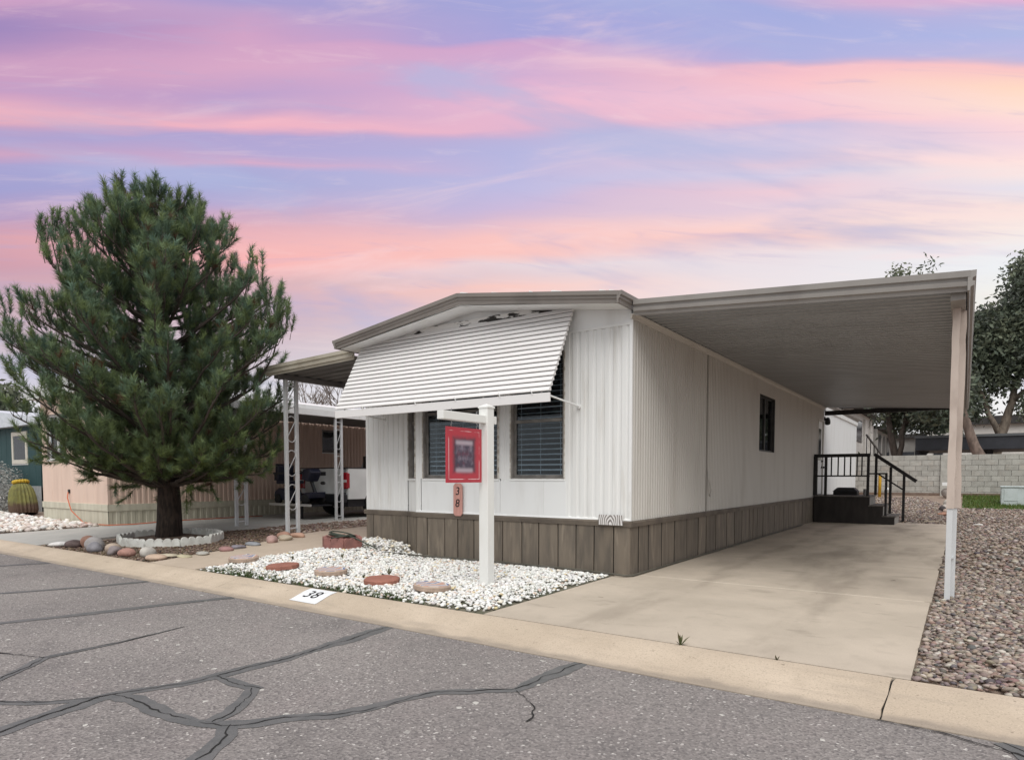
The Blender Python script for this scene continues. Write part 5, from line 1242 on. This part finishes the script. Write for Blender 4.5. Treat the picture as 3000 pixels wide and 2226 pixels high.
# ------------------------------------------------------------------ pickup under the neighbouring carport
tk = root('pickup_truck', (-14.05,11.2,.16), 'white pickup truck seen from behind under the neighbouring carport', 'pickup truck')
mWht = M('white_car_paint', (.70,.71,.70), (.64,.65,.64), scale=3, rough=.25, coat=.6); mPlas = M('black_plastic', (.018,.019,.024), (.026,.027,.03), rough=.5); mTyre = M('tyre_rubber', (.014,.014,.014), (.022,.021,.02), rough=.9)
X0, X1, Y0, g0 = -15.02, -13.08, 11.2, .162
# bed: side panels with wheel arch cut out, tailgate, cab
def arch_side(y0, y1, z0, z1, wy, wr):
    pts = [(y0,z0)]
    for t in np.linspace(math.pi, 0, 12): pts.append((wy+wr*math.cos(t)*-1*-1, g0+.38+wr*math.sin(t)))
    pts = [(y0,z1),(y0,z0),(wy-wr,z0)] + [(wy+wr*math.cos(t), max(z0, g0+.38+wr*math.sin(t))) for t in np.linspace(math.pi,0,12)] + [(wy+wr,z0),(y1,z0),(y1,z1)]
    return pts
for xa, xb in ((X0,X0+.09),(X1-.09,X1)):
    MB().prism(arch_side(Y0+.03, Y0+2.1, g0+.50, 1.47, Y0+1.05, .46), 'x', xa, xb).build('bed_side', mWht, tk, bevel=.02)
MB().box(X0+.20,Y0,g0+.56,X1-.20,Y0+.06,1.465).build('tailgate', mWht, tk, bevel=.02)
tg = [c for c in tk.children if c.name.startswith('tailgate')][0]
MB().box(-14.17,Y0-.012,1.28,-13.93,Y0+.01,1.38).build('handle', mPlas, tg, bevel=.008)
MB().lathe([(.11,0),(.11,.006),(.09,.012)], (-14.05,Y0,1.08), 20, Matrix(((.11/.11,0,0),(0,0,-1),(0,.42,0)))).build('badge', M('dark_chrome', (.3,.3,.3), rough=.25, metal=.9), tg)
MB().box(X0+.1,Y0+.06,g0+.56,X1-.1,Y0+2.05,g0+.62).build('bed_floor', mPlas, tk)
MB().box(X0-.01,Y0-.0,1.468,X0+.10,Y0+2.1,1.49).box(X1-.10,Y0-.0,1.468,X1+.01,Y0+2.1,1.49).box(X0+.12,Y0-.005,1.468,X1-.12,Y0+.07,1.488).build('bed_rail', mPlas, tk)
for s, xa, xb in ((-1,X0,X0+.19),(1,X1-.19,X1)):
    lt = MB().box(xa-.004 if s < 0 else xa,Y0-.018,.93,xb if s < 0 else xb+.004,Y0+.10,1.36).build('taillight', M('red_lens', (.32,.012,.022), rough=.15, coat=.8), tk, bevel=.03)
    MB().box(xa+.015,Y0-.024,1.10,xb-.015,Y0-.012,1.17).build('reverse_lens', M('clear_lens', (.62,.58,.58), rough=.15), lt, bevel=.006)
MB().box(X0-.01,Y0-.16,g0+.42,X1+.01,Y0-.005,g0+.64).build('bumper', mPlas, tk, bevel=.03)
MB().box(X0+.1,Y0+.1,g0+.30,X1-.1,Y0+5.0,g0+.5).build('chassis', mPlas, tk)
MB().prism([(Y0+2.12,g0+.45),(Y0+5.1,g0+.45),(Y0+5.15,1.25),(Y0+4.2,1.32),(Y0+3.5,1.92),(Y0+2.35,1.95),(Y0+2.14,1.5)], 'x', X0+.02, X1-.02).build('cab', mWht, tk, bevel=.04)
MB().box(X0+.2,Y0+2.105,1.5,X1-.2,Y0+2.19,1.86).build('rear_window', M('dark_glass', (.02,.021,.022)), tk)
for xx in (X0+.0, X1-.24):
    for yy in (Y0+1.05, Y0+4.25):
        wb = MB().lathe([(.20,0),(.34,.01),(.385,.05),(.385,.19),(.34,.23),(.20,.24)], (xx,yy,g0+.385), 24, R90).build('wheel', mTyre, tk, smooth=True)
        MB().lathe([(.21,-.004),(.20,.012),(.05,.02)], (xx+.236,yy,g0+.385), 20, R90).build('rim', M('rim_metal', (.35,.35,.35), rough=.35, metal=.8), wb)
# mobility scooter on a hitch carrier
sc_ = root('mobility_scooter', (-14.3,10.6,.55), 'dark blue mobility scooter riding on the carrier behind the pickup', 'mobility scooter')
mNavy = M('navy_plastic', (.012,.015,.035), (.02,.022,.04), rough=.35)
sy = 10.62
MB().prism([(-15.05,.74),(-14.98,.66),(-14.5,.62),(-13.9,.62),(-13.55,.70),(-13.5,.86),(-13.75,.84),(-13.95,.72),(-14.45,.72),(-14.55,.92),(-14.85,.95),(-15.02,.86)], 'y', sy-.24, sy+.24).build('body', mNavy, sc_, bevel=.025)
for xx in (-14.85,-13.72):
    for yy in (sy-.28, sy+.20): MB().lathe([(.05,0),(.12,.005),(.13,.02),(.13,.07),(.12,.085),(.05,.09)], (xx,yy+.09,.66), 16, Matrix.Rotation(RAD(90),3,'X')).build('wheel', mTyre, sc_, smooth=True)
MB().lathe([(.075,0),(.07,.03),(.03,.05)], (-15.03,sy-.1,.80), 12, Matrix.Rotation(RAD(-90),3,'Y')).build('headlight', M('clear_lens', (.62,.58,.58)), sc_, smooth=True)
MB().box(-14.72,sy-.06,.92,-14.58,sy+.06,1.06).box(-14.95,sy-.24,1.06,-14.40,sy+.24,1.15).build('seat', mNavy, sc_, bevel=.03)
MB().prism([(-14.98,1.14),(-14.86,1.12),(-14.80,1.55),(-14.98,1.60)], 'y', sy-.24, sy+.24).build('backrest', mNavy, sc_, bevel=.03)
for yy in (sy-.30, sy+.26): MB().bar((-14.9,yy,1.15),(-14.9,yy,1.33),.03).bar((-14.95,yy,1.34),(-14.5,yy,1.34),.05).build('armrest', mPlas, sc_, bevel=.008)
MB().bar((-13.62,sy,.8),(-13.85,sy,1.28),.07).build('tiller', mPlas, sc_, bevel=.01)
MB().prism([(-13.98,1.18),(-13.72,1.12),(-13.58,1.36),(-13.66,1.46),(-13.92,1.44)], 'y', sy-.17, sy+.17).build('console', mNavy, sc_, bevel=.03)
MB().tube([(-13.92,sy-.30,1.40),(-13.84,sy-.15,1.36),(-13.84,sy+.15,1.36),(-13.92,sy+.30,1.40)], .016, 8).build('handlebar', mPlas, sc_, smooth=True)
hc = root('hitch_carrier', (-14.2,10.6,.16), 'metal platform carrier hitched behind the pickup below the scooter', 'carrier')
MB().box(-15.1,sy-.34,.505,-13.35,sy+.30,.535).build('platform', mPlas, hc); MB().box(-15.1,sy-.36,.50,-13.35,sy-.34,.56).build('edge_rail', M('alloy', (.6,.6,.6), rough=.35, metal=.7), hc)
MB().bar((-14.05,sy+.2,.49),(-14.05,Y0+.2,.49),.06).build('hitch_bar', mPlas, hc); MB().bar((-14.05,sy-.1,.16),(-14.05,sy-.1,.5),.05).build('stand_leg', mPlas, hc)

# ================================================================== BUILDINGS BEYOND THE BLOCK WALL
mStuc = M('stucco', (.62,.60,.57), (.55,.53,.50), scale=1.5, rough=.9, bump=.1); mStucD = M('grey_stucco', (.33,.32,.30), (.28,.27,.255), scale=1.5, rough=.9)
mTile = M('dark_roof_tile', (.035,.033,.033), (.05,.046,.045), scale=5, rough=.8); mWinD = M('dark_window', (.03,.033,.04), rough=.15, spec=.7)
ap = root('apartment_block', (-8,50,.55), 'two storey stucco apartments with dark roof edges behind the block wall', 'apartment building')
def win_side(x, y0, y1, z0, z1, par):   # windows on a wall facing +x
    f = MB().box(x-.05,y0,z0,x+.03,y1,z1).build('window', M('shutter', (.10,.095,.09), rough=.7), par); MB().box(x+.03,y0+.12,z0+.1,x+.036,y1-.12,z1-.1).build('pane', mWinD, f)
MB().box(-16,46.5,0,-6.0,58.0,5.62).build('wall', mStuc, ap); MB().box(-16,58.0,0,-5.75,70,5.0).build('wall', mStucD, ap)
r1 = MB().prism([(-16.5,5.62),(-16.5,5.9),(-11,7.0),(-5.45,5.78),(-5.45,5.6)], 'y', 46.1, 58.2).build('roof', mTile, ap)
r2 = MB().prism([(-16.5,5.0),(-16.5,5.2),(-11,6.2),(-5.1,5.12),(-5.1,4.95)], 'y', 58.25, 70.4).build('roof', mTile, ap)
MB().box(-6.9,57.0,5.6,-5.9,58.6,6.6).build('chimney', mStuc, r1); MB().box(-7.0,56.9,6.6,-5.8,58.7,6.75).build('chimney_cap', mTile, r1)
win_side(-6.0,48.0,51.0,3.6,5.1,ap); win_side(-6.0,48.6,50.4,1.6,2.3,ap); win_side(-5.75,59.0,60.8,3.2,4.7,ap); win_side(-5.75,65.5,68.0,2.9,4.7,ap)
pts = [(62.2,2.2),(64.6,2.2),(64.6,3.9)] + [(63.4+1.2*math.cos(t),3.9+.8*math.sin(t)) for t in np.linspace(0,math.pi,9)]
MB().prism(pts, 'x', -5.80, -5.72).build('arched_opening', M('shutter', (.10,.095,.09)), ap)
for y in (51.8,55.0,58.4): MB().box(-6.02,y,.5,-5.86,y+.45,5.3).build('pilaster', mStuc, ap)
st_ = MB(); st_.bar((-5.2,46.6,3.9),(-5.2,62,2.2),.09); 
for i in range(8): y = 46.8+i*2.1; st_.bar((-5.2,y,.5),(-5.2,y,3.88-(y-46.6)*.11),.05)
st_.build('stair_rail', mBlk, ap)
a2 = root('rear_apartment', (2,70,.55), 'pale stucco building with flat dark roof edge far behind the dark carport', 'apartment building')
MB().box(-5.6,72,0,-3.0,84,4.9).build('wall', mStucD, a2); MB().box(-3.0,70,0,9,84,5.8).build('wall', mStuc, a2); MB().box(-5.9,71.6,4.9,-3.0,84,5.3).build('roof', mTile, a2); MB().box(-3.1,69.6,5.8,9.4,84,6.5).build('roof', mTile, a2)
MB().box(-5.5,71.9,1.8,-4.0,72.0,3.6).build('window', mWinD, a2); MB().box(-2.4,69.9,2.3,-1.7,70.0,4.0).build('window', mWinD, a2); MB().box(4.3,69.9,2.0,6,70.0,3.6).build('window', mWinD, a2)
dc = root('dark_carport', (0,38.5,.55), 'dark flat roofed parking shelter beyond the block wall', 'parking shelter')
mSteel = M('dark_steel', (.022,.024,.030), (.03,.032,.04), scale=3, rough=.5)
MB().box(-2.05,37.4,2.52,7,42,3.12).build('roof', mSteel, dc, bevel=.02); MB().box(-2.10,37.34,3.12,7.05,42.05,3.24).build('roof_edge', M('grey_steel', (.09,.095,.10), rough=.5), dc)
for x in (-2.0,.95,4.2): MB().box(x-.12,38.6,.4,x+.12,38.9,2.72).build('post', mSteel, dc); 
for q in ([(-1.88,2.52),(-1.50,2.52),(-1.88,2.0)], [(.83,2.52),(.45,2.52),(.83,2.0)]): MB().prism(q, 'y', 38.7, 38.8).build('bracket', mSteel, dc)
leafy('hedge', (-4.2,32,.55), [([(-4.2,32,.4),(-4.2,32,1.2)],.06,.03)], [((-5.0,32,1.75),(.8,.7,.55)),((-4.0,32,1.65),(.6,.6,.5)),((-3.2,32,1.55),(.5,.5,.45))], 2600, .07, [(.09,.13,.045),(.06,.095,.03),(.12,.15,.06)], 'green hedge rising over the top of the block wall', cat='hedge', seed=15, clump=.16)
for i, (x, y, z, r_) in enumerate([(-14,62,6.5,3.2),(7.5,58,6.2,3.6),(12,60,7,4)]):
    leafy('far_tree', (x,y,.55), [([(x,y,.4),(x,y,z)],.3,.1)], [((x,y,z),(r_,r_,r_*.75)),((x+r_*.5,y,z-1.4),(r_*.6,r_*.6,r_*.5))], 3000, .24, EU, ['dark tree behind the stucco apartments','dark tree behind the right end of the dark shelter','far dark tree at the right edge behind the shelter'][i], seed=30+i, clump=.5)

SC.render.engine = 'CYCLES'
SC.cycles.max_bounces = 6; SC.cycles.diffuse_bounces = 3; SC.cycles.transparent_max_bounces = 8
